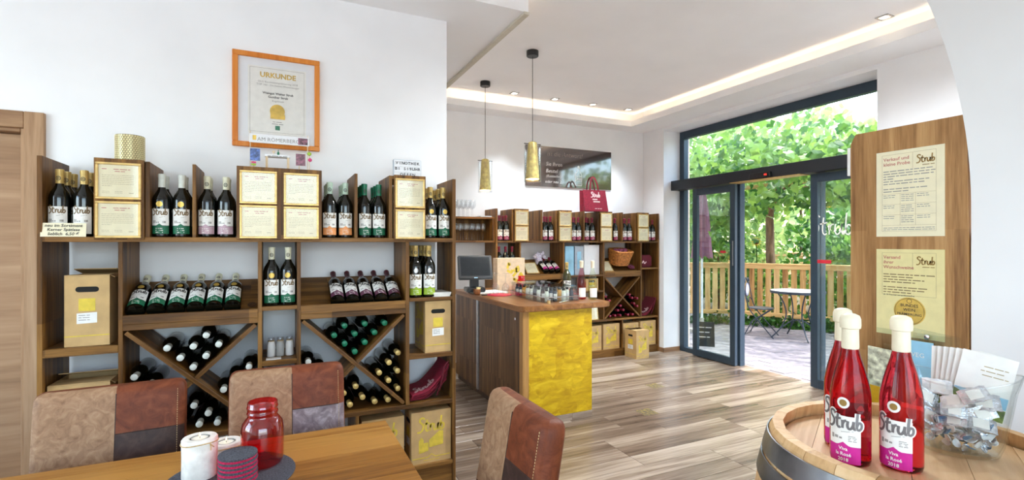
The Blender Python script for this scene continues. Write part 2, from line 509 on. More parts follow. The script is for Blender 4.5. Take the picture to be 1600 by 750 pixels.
# ------------------------------------------------------------------ geometry helpers
class MB:
    def __init__(s):
        s.v, s.f, s.mi = [], [], []

    def add(s, vs, fs, m=0):
        o = len(s.v)
        s.v += [tuple(p) for p in vs]
        s.f += [tuple(i + o for i in f) for f in fs]
        s.mi += [m] * len(fs)
        return s

    def box(s, x0, x1, y0, y1, z0, z1, m=0, M=None):
        vs = [Vector((x, y, z)) for z in (z0, z1) for y in (y0, y1) for x in (x0, x1)]
        if M is not None:
            vs = [M @ p for p in vs]
        return s.add(vs, [(0, 2, 3, 1), (4, 5, 7, 6), (0, 1, 5, 4), (2, 6, 7, 3), (0, 4, 6, 2), (1, 3, 7, 5)], m)

    def lathe(s, prof, n=20, m=0, M=None, close=True):
        vs, fs = [], []
        for r, z in prof:
            for k in range(n):
                a = 2 * PI * k / n
                vs.append(Vector((r * math.cos(a), r * math.sin(a), z)))
        for i in range(len(prof) - 1):
            for k in range(n):
                a, b = i * n + k, i * n + (k + 1) % n
                fs.append((a, b, b + n, a + n))
        if close:
            if prof[0][0] > 1e-6:
                fs.append(tuple(reversed(range(n))))
            if prof[-1][0] > 1e-6:
                fs.append(tuple(range((len(prof) - 1) * n, len(prof) * n)))
        if M is not None:
            vs = [M @ p for p in vs]
        return s.add(vs, fs, m)

    def tube(s, pts, r, n=8, m=0, closed=False):
        pts = [Vector(p) for p in pts]
        L = len(pts)
        rs = r if isinstance(r, (list, tuple)) else [r] * L
        vs, fs = [], []
        u = None
        for i, p in enumerate(pts):
            a = pts[(i - 1) % L] if (closed or i > 0) else p
            b = pts[(i + 1) % L] if (closed or i < L - 1) else p
            t = (b - a).normalized()
            if u is None:
                u = t.cross(Vector((0, 0, 1)))
                if u.length < 0.2:
                    u = t.cross(Vector((0, 1, 0)))
            else:
                u = u - t * u.dot(t)
            u.normalize()
            w = u.cross(t)
            for k in range(n):
                q = 2 * PI * k / n
                vs.append(p + (u * math.cos(q) + w * math.sin(q)) * rs[i])
        R = L if closed else L - 1
        for i in range(R):
            for k in range(n):
                a, b = i * n + k, i * n + (k + 1) % n
                c, d = ((i + 1) % L) * n + (k + 1) % n, ((i + 1) % L) * n + k
                fs.append((a, d, c, b))
        if not closed:
            fs.append(tuple(range(n)))
            fs.append(tuple(reversed(range((L - 1) * n, L * n))))
        return s.add(vs, fs, m)

    def prism(s, poly, fn, t0, t1, m=0):
        """poly: 2d outline (ccw); fn(a, b, t) -> point"""
        n = len(poly)
        vs = [fn(a, b, t0) for a, b in poly] + [fn(a, b, t1) for a, b in poly]
        fs = [tuple(reversed(range(n))), tuple(range(n, 2 * n))]
        for i in range(n):
            j = (i + 1) % n
            fs.append((i, j, j + n, i + n))
        return s.add(vs, fs, m)

    def ribbon(s, pts, w, fn, m=0):
        """flat stroke of width w along 2d pts, mapped by fn(a, b)"""
        L = len(pts)
        vs, fs = [], []
        for i, p in enumerate(pts):
            a = pts[max(i - 1, 0)]
            b = pts[min(i + 1, L - 1)]
            dx, dy = b[0] - a[0], b[1] - a[1]
            l = math.hypot(dx, dy) or 1
            nx, ny = -dy / l * w / 2, dx / l * w / 2
            vs.append(fn(p[0] + nx, p[1] + ny))
            vs.append(fn(p[0] - nx, p[1] - ny))
        for i in range(L - 1):
            fs.append((2 * i + 1, 2 * i + 3, 2 * i + 2, 2 * i))
        return s.add(vs, fs, m)

    def mesh(s, name, mats, smooth=None, bevel=0.0, seg=1):
        me = bpy.data.meshes.new(name)
        me.from_pydata([tuple(p) for p in s.v], [], s.f)
        if isinstance(mats, (str, bpy.types.Material)):
            mats = [mats]
        for k in mats:
            me.materials.append(MATS[k] if isinstance(k, str) else k)
        me.polygons.foreach_set('material_index', s.mi)
        if bevel:
            bm = bmesh.new()
            bm.from_mesh(me)
            bmesh.ops.recalc_face_normals(bm, faces=bm.faces)
            bmesh.ops.bevel(bm, geom=list(bm.edges), offset=bevel, segments=seg, affect='EDGES', clamp_overlap=True)
            bm.to_mesh(me)
            bm.free()
        if smooth is not None:
            me.polygons.foreach_set('use_smooth', [True] * len(me.polygons))
            me.update()
            me.set_sharp_from_angle(angle=math.radians(smooth))
        me.update()
        return me

    def build(s, name, mats, parent=None, smooth=None, bevel=0.0, loc=None, rot=None, seg=1):
        return put(name, s.mesh(name, mats, smooth, bevel, seg), parent, loc, rot)

def put(name, me, parent=None, loc=None, rot=None):
    o = bpy.data.objects.new(name, me)
    COL.objects.link(o)
    if parent is not None:
        o.parent = parent
    if loc is not None:
        o.location = loc
    if rot is not None:
        o.rotation_euler = rot
    return o

def tag(o, label, cat, group=None, kind=None):
    o['label'] = label
    if cat:
        o['category'] = cat
    if group:
        o['group'] = group
    if kind:
        o['kind'] = kind
    return o

def thing(name, label, cat, loc=(0, 0, 0), rot=(0, 0, 0), group=None):
    o = bpy.data.objects.new(name, None)
    o.empty_display_size = 0.05
    COL.objects.link(o)
    o.location = loc
    o.rotation_euler = rot
    return tag(o, label, cat, group)

def struct(name, mb, mats, label=None, parent=None, **kw):
    o = mb.build(name, mats, parent, **kw)
    if parent is None:
        o['kind'] = 'structure'
        if label:
            o['label'] = label
    return o

def inst(name, proto, loc, rot, label, cat, group=None):
    """proto: list of (part name, mesh, parent index or None)"""
    r = thing(name, label, cat, loc, rot, group)
    made = []
    for nm, me, pi in proto:
        made.append(put(nm, me, r if pi is None else made[pi]))
    return r

def spline(pts, k=5):
    out = []
    n = len(pts)
    for i in range(n - 1):
        p0, p1, p2, p3 = pts[max(i - 1, 0)], pts[i], pts[i + 1], pts[min(i + 2, n - 1)]
        for j in range(k):
            t = j / k
            out.append(tuple(0.5 * (2 * p1[d] + (p2[d] - p0[d]) * t + (2 * p0[d] - 5 * p1[d] + 4 * p2[d] - p3[d]) * t * t + (3 * p1[d] - p0[d] - 3 * p2[d] + p3[d]) * t ** 3) for d in range(len(p1))))
    out.append(tuple(pts[-1]))
    return out

# hand-drawn word mark, unit height about 2, width 4
MARK = [
    [(0.85, 1.70), (0.55, 1.95), (0.18, 1.80), (0.15, 1.45), (0.45, 1.15), (0.72, 0.80), (0.62, 0.25), (0.25, -0.08), (-0.15, -0.05)],
    [(1.22, 1.65), (1.12, 0.9), (1.12, 0.25), (1.32, 0.0), (1.52, 0.12)],
    [(0.85, 1.02), (1.2, 1.08), (1.58, 1.16)],
    [(1.72, 1.0), (1.76, 0.5), (1.74, 0.0)],
    [(1.76, 0.45), (1.92, 0.88), (2.18, 0.98)],
    [(2.34, 0.98), (2.28, 0.4), (2.42, 0.04), (2.66, 0.1), (2.86, 0.5), (2.94, 1.0)],
    [(2.94, 1.0), (2.90, 0.4), (3.00, 0.04), (3.14, 0.10)],
    [(3.36, 2.0), (3.28, 1.0), (3.26, 0.1)],
    [(3.27, 0.45), (3.50, 0.90), (3.78, 0.70), (3.76, 0.25), (3.50, 0.0), (3.26, 0.12)],
]

def mark(mb, x, z, w, fn, m=0, wt=0.2, k=4, skew=0.0):
    """word mark of width w with its lower left at x, z"""
    s = w / 4.0
    for st in MARK:
        mb.ribbon([(x + (a + 0.15 + skew * b) * s, z + b * s) for a, b in spline(st, k)], wt * s, fn, m)

_tc = {}
def text_mesh(body, size, mat, align='CENTER', shear=0.0, bold=0.0):
    key = (body, size, mat, align, shear, bold)
    if key in _tc:
        return _tc[key]
    cu = bpy.data.curves.new('lettering', 'FONT')
    cu.body = body
    cu.size = size
    cu.align_x = align
    cu.shear = shear
    cu.offset = bold
    cu.resolution_u = 2
    o = bpy.data.objects.new('tmp_text', cu)
    COL.objects.link(o)
    bpy.context.view_layer.update()
    me = bpy.data.meshes.new_from_object(o.evaluated_get(bpy.context.evaluated_depsgraph_get()))
    me.name = 'lettering'
    bpy.data.objects.remove(o)
    me.materials.clear()
    me.materials.append(MATS[mat])
    _tc[key] = me
    return me

FRONT = (PI / 2, 0, 0)          # text that faces -Y
SIDE = (PI / 2, 0, -PI / 2)     # text that faces -X

def dashes(mb, x0, x1, z, h, fn, rnd, m=0, fill=1.0):
    """one line of fine print, too small to read"""
    x = x0
    xe = x0 + (x1 - x0) * fill
    while x < xe - h:
        w = min(rnd.uniform(1.5, 5.0) * h, xe - x)
        mb.add([fn(x, z), fn(x + w, z), fn(x + w, z + h * 0.55), fn(x, z + h * 0.55)], [(0, 1, 2, 3)], m)
        x += w + h * 0.6

# ------------------------------------------------------------------ the room
WALL = 'wall_white'
floor = struct('floor', MB().box(-3.3, 5.2, -3.6, 5.8, -0.10, -0.006), 'gold_strip_grout', 'tiled floor of wood-look planks')
rnd = random.Random(3)
pl_me = {}
def plank_mesh(l, w=0.15):
    k = (round(l, 2), w)
    if k not in pl_me:
        pl_me[k] = MB().box(0, l - 0.003, 0, w - 0.003, -0.012, 0).mesh('plank', 'plank_tile', bevel=0.001)
    return pl_me[k]
Y0 = 0.71
INS = {(18): 2.90, (22): 3.52}
for j in range(34):
    y = Y0 + 0.15 * j
    if y > 5.7:
        break
    x = 0.15 - rnd.choice((0.0, 0.3, 0.6, 0.9))
    while x < 5.18:
        l = min(1.2, 5.19 - x)
        cut = INS.get(j)
        if cut and x < cut < x + l:
            if cut - x > 0.05:
                put('plank', plank_mesh(cut - x), floor, (x, y, 0))
            MB().box(0, 0.147, 0, 0.147, -0.012, 0).build('glass_insert', 'gold_insert', floor, loc=(cut, y, 0), bevel=0.001)
            x2 = cut + 0.15
            if x + l - x2 > 0.05:
                put('plank', plank_mesh(x + l - x2), floor, (x2, y, 0))
        else:
            put('plank', plank_mesh(l), floor, (x, y, 0))
        x += l
struct('floor_front', MB().box(-3.3, 0.15, -3.6, 5.8, -0.006, -0.001).box(0.15, 5.2, -3.6, 0.71, -0.006, -0.001), 'plank_tile', 'wood-look tiles under the dining table and behind the arch')

# walls
mb = MB().box(-3.3, -2.06, 3.35, 3.52, 0, 3.4).box(-1.12, 1.083, 3.35, 3.52, 0, 3.4).box(-2.06, -1.12, 3.35, 3.52, 2.11, 3.4)
struct('wall_left', mb, WALL, 'white wall behind the tall wine shelf')
struct('wall_back', MB().box(0.5, 5.3, 5.70, 5.85, 0, 3.4), WALL, 'white back wall with the chalkboard')
struct('wall_staff', MB().box(0.45, 0.6, 3.52, 5.70, 0, 3.4), WALL, 'white wall of the staff corner')
mb = MB().box(4.80, 5.20, 5.28, 5.70, 0, 3.4).box(4.80, 5.20, 0.76, 2.60, 0, 3.4).box(4.80, 5.20, 2.60, 5.28, 3.03, 3.4)
struct('wall_right', mb, WALL, 'white wall around the glass entrance')
arch = [(1.88, 0), (5.2, 0), (5.2, 3.4), (-3.3, 3.4), (-3.3, 0), (-2.9, 0), (-2.9, 1.6)]
left = [(-2.9 + 0.8 * (1 - math.cos(a)), 1.6 + 0.8 * math.sin(a)) for a in [math.radians(d) for d in range(8, 61, 8)]]
right = [(1.88 - 0.8 * (1 - math.cos(a)), 1.6 + 0.8 * math.sin(a)) for a in [math.radians(d) for d in range(60, -1, -4)]]
arch += left + [(-1.6, 2.72), (-1.0, 2.86), (-0.4, 2.92), (0.2, 2.88), (0.7, 2.76), (1.1, 2.58), (1.32, 2.44)] + right  # crown of the arch is out of view, raised to admit more light
struct('wall_arch', MB().prism(arch, lambda a, b, t: (a, t, b), 0.35, 0.76), WALL, 'white wall with a wide arched opening', smooth=35)
mb = MB().box(-3.3, 5.2, -3.6, -3.45, 0, 0.1).box(-3.3, 5.2, -3.6, -3.45, 2.9, 3.4).box(-3.3, -2.0, -3.6, -3.45, 0.1, 2.9).box(2.4, 5.2, -3.6, -3.45, 0.1, 2.9)
struct('wall_front', mb, WALL, 'white wall with the wide shop window')
struct('window_1', MB().box(-2.0, 2.4, -3.54, -3.52, 0.1, 2.9), 'pane', 'unseen wide shop window pane')  # out of view, put in to let light into the room
mb = MB().box(-3.3, -3.15, -3.6, 5.8, 0, 0.9).box(-3.3, -3.15, -3.6, 5.8, 2.7, 3.4).box(-3.3, -3.15, -3.6, 0.05, 0.9, 2.7).box(-3.3, -3.15, 2.55, 5.8, 0.9, 2.7)
struct('wall_side', mb, WALL, 'white side wall with a window')
struct('window_2', MB().box(-3.24, -3.22, 0.05, 2.55, 0.9, 2.7), 'pane', 'unseen side window pane')  # out of view, put in for light from the left
struct('wall_street', MB().box(5.05, 5.2, -3.6, 0.35, 0, 3.4), WALL, 'white wall behind the arch')

# ceilings
CZH = 3.25
struct('ceiling', MB().box(-3.3, 4.44, -3.6, 5.47, CZH, 3.42).box(-3.3, 5.2, -3.6, 5.85, 3.42, 3.5), 'ceiling_white', 'white ceiling with indirect light round its edge')
mb = MB().box(-3.15, 1.515, 3.0, 5.43, 3.045, 3.07).box(-3.15, 1.535, 2.98, 3.0, 3.045, 3.125).box(1.515, 1.535, 3.0, 5.43, 3.045, 3.125)
sof = struct('ceiling_soffit', mb, 'ceiling_white', 'lowered white ceiling panel above the tall wine shelf')
MB().box(1.50, 1.54, 2.975, 5.43, 3.025, 3.044).build('edge_strip', 'soffit_edge', sof)
MB().box(-3.1, 1.48, 3.03, 3.045, 3.072, 3.085).box(1.47, 1.485, 3.06, 5.4, 3.072, 3.085).build('light_strip', 'led_warm', sof)
mb = MB().box(0.6, 4.39, 5.45, 5.70, 3.075, 3.095).box(0.6, 4.39, 5.43, 5.45, 3.075, 3.15)
s2 = struct('ceiling_cove_back', mb, 'ceiling_white', 'white light cove along the back wall')
MB().box(1.6, 4.42, 5.475, 5.49, 3.096, 3.108).build('light_strip', 'led_warm', s2)
mb = MB().box(4.39, 5.2, 0.76, 5.70, 3.075, 3.095).box(4.37, 4.39, 0.76, 5.43, 3.075, 3.15)
s3 = struct('ceiling_cove_right', mb, 'ceiling_white', 'white light cove above the glass entrance')
MB().box(4.415, 4.43, 0.8, 5.46, 3.096, 3.108).build('light_strip', 'led_warm', s3)

# baseboards of tile
struct('baseboard_back', MB().box(1.1, 2.33, 5.688, 5.70, 0, 0.06), 'trim_x', 'low tile baseboard along the back wall')
struct('baseboard_right', MB().box(4.788, 4.80, 5.27, 5.36, 0, 0.06).box(4.788, 5.08, 5.268, 5.28, 0, 0.06), 'trim_x', 'low tile baseboard beside the glass entrance')

# wooden door on the left wall
d1 = thing('door_1', 'brown wood-grain interior door with a wide frame left of the wine shelf', None, (-1.58, 3.35, 0))
d1['kind'] = 'structure'
def fb(x0, x1, y0, y1, z0, z1, nm='door_frame', mt='door_frame_wood', bv=0.003):
    return MB().box(x0 + 1.58, x1 + 1.58, y0 - 3.35, y1 - 3.35, z0, z1).build(nm, mt, d1, bevel=bv)
fb(-1.145, -1.066, 3.325, 3.36, 0, 2.162)
fb(-2.11, -2.03, 3.325, 3.36, 0, 2.162)
fb(-2.03, -1.145, 3.325, 3.36, 2.078, 2.162, mt='trim_x')
fb(-1.165, -1.12, 3.35, 3.50, 0, 2.10, 'door_jamb')
fb(-2.06, -2.015, 3.35, 3.50, 0, 2.10, 'door_jamb')
fb(-2.015, -1.165, 3.35, 3.50, 2.06, 2.11, 'door_jamb', 'trim_x')
fb(-2.015, -1.165, 3.41, 3.45, 0.006, 2.058, 'door_leaf', 'door_wood')
h = MB().tube([(-0.36, 0.055, 1.05), (-0.36, 0.0, 1.05), (-0.24, 0.0, 1.05)], 0.009, 8).build('door_handle', 'brushed', d1, smooth=40)

# ------------------------------------------------------------------ glass entrance
d2 = thing('door_2', 'anthracite automatic sliding glass entrance with a glazed transom', None, (5.13, 3.94, 0))
d2['kind'] = 'structure'
def ent(x0, x1, y0, y1, z0, z1, nm, mt='anthracite', par=None, bv=0.002):
    return MB().box(x0 - 5.13, x1 - 5.13, y0 - 3.94, y1 - 3.94, z0, z1).build(nm, mt, par or d2, bevel=bv)
ent(5.09, 5.17, 5.20, 5.28, 0, 3.03, 'frame_post')
ent(5.09, 5.17, 2.60, 2.68, 0, 3.03, 'frame_post')
ent(5.09, 5.17, 2.68, 5.20, 2.93, 3.03, 'frame_head')
ent(5.09, 5.17, 2.68, 5.20, 2.24, 2.36, 'frame_transom')
ent(5.125, 5.135, 2.68, 5.20, 2.36, 2.93, 'transom_pane', 'pane', bv=0)
for a, b in ((4.28, 5.20), (2.68, 3.34)):
    ent(5.125, 5.135, a, b, 0.06, 2.24, 'side_pane', 'pane', bv=0)
    ent(5.09, 5.17, a, b, 0, 0.06, 'frame_sill')
ent(5.09, 5.17, 4.28, 4.33, 0.06, 2.24, 'frame_post')
ent(5.09, 5.17, 3.29, 3.34, 0.06, 2.24, 'frame_post')
ob = ent(4.93, 5.09, 2.60, 5.28, 2.215, 2.345, 'operator_box', 'anthracite_dark')
sb = MB().box(-0.235, -0.20, -0.21, 0.06, 2.225, 2.285).build('sensor', 'black_plastic', ob, bevel=0.006)
MB().box(-0.238, -0.234, -0.17, -0.14, 2.245, 2.262).build('sensor_light', 'red_light', ob)
MB().box(-0.22, -0.06, 3.40 - 3.94, 4.28 - 3.94, 2.208, 2.2145).build('brass_guide', 'gold_frame', ob)
def leaf_door(y0, y1, side):
    lf = ent(5.005, 5.05, y0, y0 + 0.075, 0.012, 2.205, 'sliding_leaf')
    if side > 0:
        lf['label'] = 'left sliding leaf, its bright edge turned to the room'
    par = lf
    ent(5.005, 5.05, y1 - 0.075, y1, 0.012, 2.205, 'leaf_stile', par=par)
    ent(5.005, 5.05, y0 + 0.075, y1 - 0.075, 0.012, 0.10, 'leaf_rail', par=par)
    ent(5.005, 5.05, y0 + 0.075, y1 - 0.075, 2.12, 2.205, 'leaf_rail', par=par)
    ent(5.022, 5.030, y0 + 0.075, y1 - 0.075, 0.10, 2.12, 'leaf_pane', 'pane', par=par, bv=0)
    return lf
L1 = leaf_door(4.285, 4.96, 1)
L2 = leaf_door(2.66, 3.345, -1)
MB().box(-0.137, -0.122, 0.365, 0.378, 1.22, 1.52).build('leaf_handle', 'brushed', L1, bevel=0.003)
MB().box(-0.128, -0.124, 4.42 - 3.94, 4.50 - 3.94, 1.37, 1.40).build('safety_sticker', 'handle_red', L1)
MB().box(-0.128, -0.124, 3.13 - 3.94, 3.27 - 3.94, 1.29, 1.325).build('safety_sticker', 'handle_red', L2)
MB().box(-0.14, -0.124, 3.00 - 3.94, 3.30 - 3.94, -0.001, 0.012).build('floor_guide', 'chrome', L2)
mb = MB()
mark(mb, 0.0, 0.0, 0.42, lambda a, b: (-0.109, -0.72 - a + 0.14, 1.58 + b), wt=0.13)
mb.build('leaf_lettering', 'paper_white', L2)

# ------------------------------------------------------------------ shelves
DEP = 0.335
def make_shelf(name, label, ox, oy):
    return thing(name, label, 'shelf', (ox, oy, 0))
def vpan(sh, x0, x1, z0, z1, nm='divider', y0=0.0, y1=DEP, ch=0):
    return MB().box(x0, x1, y0, y1, z0, z1).build(nm, 'shelf_z', sh, bevel=0.0015)
def hbrd(sh, x0, x1, z0, z1, nm='shelf_board', y0=0.0, y1=DEP):
    return MB().box(x0, x1, y0, y1, z0, z1).build(nm, 'shelf_x', sh, bevel=0.0015)
def ledge(sh, x0, x1, z0, zl, zb=1.285):
    """tilted display board with a front lip"""
    hbrd(sh, x0, x1, z0, z0 + 0.03, 'ledge_base')
    hbrd(sh, x0, x1, z0 + 0.03, zl, 'ledge_lip', -0.004, 0.018)
    y0, y1 = 0.018, DEP - 0.005
    zf = z0 + 0.035
    ang = math.atan2(zb - zf, y1 - y0)
    L = math.hypot(zb - zf, y1 - y0)
    MB().box(x0, x1, 0, L, -0.018, 0).build('tilted_board', 'shelf_x', sh, loc=(0, y0, zf), rot=(ang, 0, 0), bevel=0.0015)
    return ang
def cross(sh, x0, x1, z0, z1, t=0.02):
    w, hh = x1 - x0, z1 - z0
    L = math.hypot(w, hh) - 0.03
    a = math.atan2(hh, w)
    cx, cz = (x0 + x1) / 2, (z0 + z1) / 2
    MB().box(-L / 2, L / 2, 0, DEP - 0.02, -t / 2, t / 2).build('diagonal_board', 'shelf_x', sh, loc=(cx, 0.002, cz), rot=(0, a, 0), bevel=0.0015)
    h2 = L / 2
    MB().box(-h2, -t / 2 / math.sin(PI - 2 * a) - 0.002, 0, DEP - 0.02, -t / 2, t / 2).build('diagonal_board', 'shelf_x', sh, loc=(cx, 0.004, cz), rot=(0, -a, 0), bevel=0.0015)
    MB().box(t / 2 / math.sin(PI - 2 * a) + 0.002, h2, 0, DEP - 0.02, -t / 2, t / 2).build('diagonal_board', 'shelf_x', sh, loc=(cx, 0.004, cz), rot=(0, -a, 0), bevel=0.0015)
def signbox(sh, x0, x1, z0=1.527, z1=1.9, edge=0.0):
    vpan(sh, x0, x0 + 0.02, z0, z1, 'sign_box_side')
    vpan(sh, x1 - 0.02, x1, z0, z1, 'sign_box_side')
    hbrd(sh, x0 + 0.02, x1 - 0.02, z1 - 0.02, z1, 'sign_box_top')
    return vpan(sh, x0 + edge, x1, z0 - 0.012, z1 + 0.004, 'sign_board', -0.014, -0.001)

# gold-framed wine card
rr = random.Random(11)
def card_proto(w, h, fine=True):
    fr = 0.011
    mb = MB().box(-w / 2, w / 2, -0.012, 0, 0, fr).box(-w / 2, w / 2, -0.012, 0, h - fr, h)
    mb.box(-w / 2, -w / 2 + fr, -0.012, 0, fr, h - fr).box(w / 2 - fr, w / 2, -0.012, 0, fr, h - fr)
    f = mb.mesh('frame', 'gold_frame', bevel=0.002)
    c = MB().box(-w / 2 + fr, w / 2 - fr, -0.006, -0.001, fr, h - fr).mesh('card', 'paper_cream')
    t = MB()
    fn = lambda a, b: (a, -0.0066, b)
    x0, x1 = -w / 2 + 0.024, w / 2 - 0.024
    t2 = MB()
    dashes(t2, x0, x0 + 0.02, h - 0.034, 0.006, fn, rr)
    dashes(t2, x0 + 0.045, x0 + 0.11, h - 0.034, 0.006, fn, rr)
    dashes(t2, x0 + 0.05, x0 + 0.09, h - 0.044, 0.006, fn, rr)
    for k in range(7):
        dashes(t, x0, x1, h - 0.062 - 0.0085 * k, 0.0032, fn, rr, fill=0.96 if k < 6 else 0.3)
    for k in range(2):
        dashes(t, x0, x0 + 0.03, 0.036 - 0.007 * k, 0.003, fn, rr)
        dashes(t, x0 + 0.05, x0 + 0.08, 0.036 - 0.007 * k, 0.003, fn, rr)
    dashes(t, x1 - 0.025, x1, 0.029, 0.005, fn, rr)
    g = thin
    p = MB().box(-w / 2 + fr, w / 2 - fr, -0.0085, -0.0075, fr, h - fr).mesh('cover_glass', 'clear_cover')
    return [('frame', f, None), ('card', c, None), ('fine_print', t.mesh('fine_print', 'ink_tan'), 1), ('fine_print', t2.mesh('fine_print', 'ink_rose'), 1), ('cover_glass', p, None)]
thin = None
CARD = card_proto(0.178, 0.176)

# ---- tall shelf on the left wall
LX, LY = 0.0, 3.0
shelf = make_shelf('wine_shelf', 'tall brown wooden wine shelf with crossed racks on the near white wall', LX, LY)
vpan(shelf, -0.988, -0.968, 0, 1.90, 'side_panel')
vpan(shelf, 1.008, 1.030, 0, 1.90, 'side_panel')
hbrd(shelf, -0.968, 1.008, 1.503, 1.527)
for a, b in ((-0.687, -0.669), (-0.084, -0.064), (0.109, 0.128), (0.713, 0.735)):
    vpan(shelf, a, b, 0.51, 1.503)
for a, b in ((-0.579, -0.560), (-0.382, -0.366), (0.415, 0.432)):
    vpan(shelf, a, b, 1.527, 1.90)
signbox(shelf, -0.777, -0.581)
signbox(shelf, -0.183, 0.236)
vpan(shelf, 0.018, 0.034, 1.527, 1.88, 'sign_box_divider', 0.001)
signbox(shelf, 0.613, 0.832, edge=0.026)
hbrd(shelf, -0.968, -0.687, 0.966, 1.004)
hbrd(shelf, -0.064, 0.109, 1.132, 1.154)
hbrd(shelf, -0.064, 0.109, 0.834, 0.860)
hbrd(shelf, 0.735, 1.008, 1.141, 1.161)
hbrd(shelf, 0.735, 1.008, 0.789, 0.816)
hbrd(shelf, -0.968, 1.008, 0.492, 0.518)
hbrd(shelf, -0.968, 1.008, 0.112, 0.136, 'bottom_board')
hbrd(shelf, -0.968, 1.008, 0.0, 0.112, 'plinth', 0.01, 0.03)
for a in (-0.687, 0.109, 0.42):
    vpan(shelf, a, a + 0.019, 0.136, 0.492)
ANG = ledge(shelf, -0.669, -0.084, 1.070, 1.145)
ledge(shelf, 0.128, 0.713, 1.073, 1.150)
cross(shelf, -0.669, -0.084, 0.52, 1.070)
cross(shelf, 0.128, 0.713, 0.52, 1.073)

for i, (x, z, lab) in enumerate([
    (-0.680, 1.708, 'upper gold-framed wine card below the gold mosaic tea-light holder'),
    (-0.681, 1.522, 'lower gold-framed wine card below the gold mosaic tea-light holder'),
    (-0.080, 1.706, 'upper left of four gold-framed wine cards under the certificate'),
    (-0.080, 1.522, 'lower left of four gold-framed wine cards under the certificate'),
    (0.131, 1.704, 'upper right of four gold-framed wine cards under the certificate'),
    (0.131, 1.520, 'lower right of four gold-framed wine cards under the certificate'),
    (0.735, 1.708, 'upper gold-framed wine card right under the letter sign'),
    (0.736, 1.522, 'lower gold-framed wine card of the pair under the letter sign')]):
    inst('framed_card', CARD, (x, LY - 0.0145, z), (0, 0, 0), lab, 'framed card', 'gold-framed wine cards on the near shelf')

# ---- the same kind of shelf on the back wall
BY = 5.36
bsh = make_shelf('wine_shelf', 'long brown wooden wine shelf on the back wall below the chalkboard', 0, BY)
vpan(bsh, 2.331, 2.357, 0, 1.90, 'side_panel')
vpan(bsh, 4.768, 4.792, 0, 1.90, 'side_panel')
hbrd(bsh, 2.357, 4.768, 1.497, 1.519)
for a, b in ((2.643, 2.662), (3.249, 3.27), (3.859, 3.879), (4.468, 4.49)):
    vpan(bsh, a, b, 0.495, 1.497)
for a in (2.940, 3.552, 4.158):
    vpan(bsh, a, a + 0.018, 1.519, 1.90)
for a, b in ((2.541, 2.762), (3.147, 3.370), (3.769, 3.991), (4.377, 4.600)):
    signbox(bsh, a, b, 1.519, 1.90, edge=0.024)
hbrd(bsh, 4.49, 4.768, 1.136, 1.158)
hbrd(bsh, 3.27, 3.859, 1.062, 1.082)
hbrd(bsh, 3.27, 3.859, 0.858, 0.878)
hbrd(bsh, 2.357, 2.643, 1.136, 1.158)
hbrd(bsh, 2.357, 4.768, 0.472, 0.496)
hbrd(bsh, 2.357, 4.768, 0.075, 0.10, 'bottom_board')
hbrd(bsh, 2.357, 4.768, 0, 0.075, 'plinth', 0.01, 0.03)
for a in (2.95, 3.55, 4.158):
    vpan(bsh, a, a + 0.019, 0.10, 0.472)
ledge(bsh, 2.662, 3.249, 1.045, 1.112)
ledge(bsh, 3.879, 4.468, 1.045, 1.122)
cross(bsh, 2.662, 3.249, 0.496, 1.045)
cross(bsh, 3.879, 4.468, 0.496, 1.045)
ords = ['leftmost', 'second', 'third', 'rightmost']
for k, (a, b) in enumerate(((2.565, 2.762), (3.171, 3.370), (3.793, 3.991), (4.401, 4.600))):
    for z, up in ((1.706, 'upper'), (1.520, 'lower')):
        nm = ['leftmost pair', 'second pair from the left', 'third pair from the left', 'rightmost pair'][k]
        inst('framed_card', CARD, ((a + b) / 2, BY - 0.0145, z), (0, 0, 0), '%s gold-framed wine card of the %s on the back-wall shelf' % (up, nm), 'framed card', 'gold-framed wine cards on the back shelf')

# ---- glass cabinet beside it (open-fronted box with stemware)
gc = thing('glass_cabinet', 'small open wooden wall box holding wine glasses above the register', 'cabinet', (1.80, BY + 0.02, 1.50))
MB().box(0, 0.528, 0, 0.30, 0, 0.022).build('bottom_board', 'shelf_x', gc, bevel=0.0015)
MB().box(0, 0.528, 0, 0.30, 0.275, 0.297).build('top_board', 'shelf_x', gc, bevel=0.0015)
MB().box(0.498, 0.528, 0, 0.30, 0.022, 0.275).build('side_panel', 'shelf_z', gc, bevel=0.0015)
MB().box(0, 0.02, 0, 0.30, 0.022, 0.275).build('side_panel', 'shelf_z', gc, bevel=0.0015)
MB().box(0.02, 0.498, 0.285, 0.30, 0.022, 0.275).build('back_panel', 'shelf_z', gc)

# ---- end of the third shelf, by the arch, with the notices
sh3 = thing('wine_shelf', 'end panel of a brown wooden shelf with two paper notices by the arch', 'shelf', (1.87, 0.765, 0))
poly = [(0, 0), (0.335, 0), (0.335, 1.852), (0.318, 1.885), (0, 1.885)]
MB().prism(poly, lambda a, b, t: (t, a, b), 0, 0.022).build('side_panel', 'panel_wood', sh3)
for z in (0.11, 0.50, 0.81, 1.14, 1.505):
    MB().box(0.022, 1.4, 0, 0.335, z, z + 0.024).build('shelf_board', 'shelf_x', sh3, bevel=0.0015)
MB().box(1.378, 1.4, 0, 0.335, 0, 1.885).build('side_panel', 'shelf_z', sh3, bevel=0.001)
MB().box(0.022, 1.378, 0.30, 0.32, 0, 0.11).build('plinth', 'shelf_x', sh3)
MB().box(-0.004, 0.02, 0.336, 0.345, 1.74, 1.84).build('price_strip', 'paper_white', sh3, bevel=0.001)

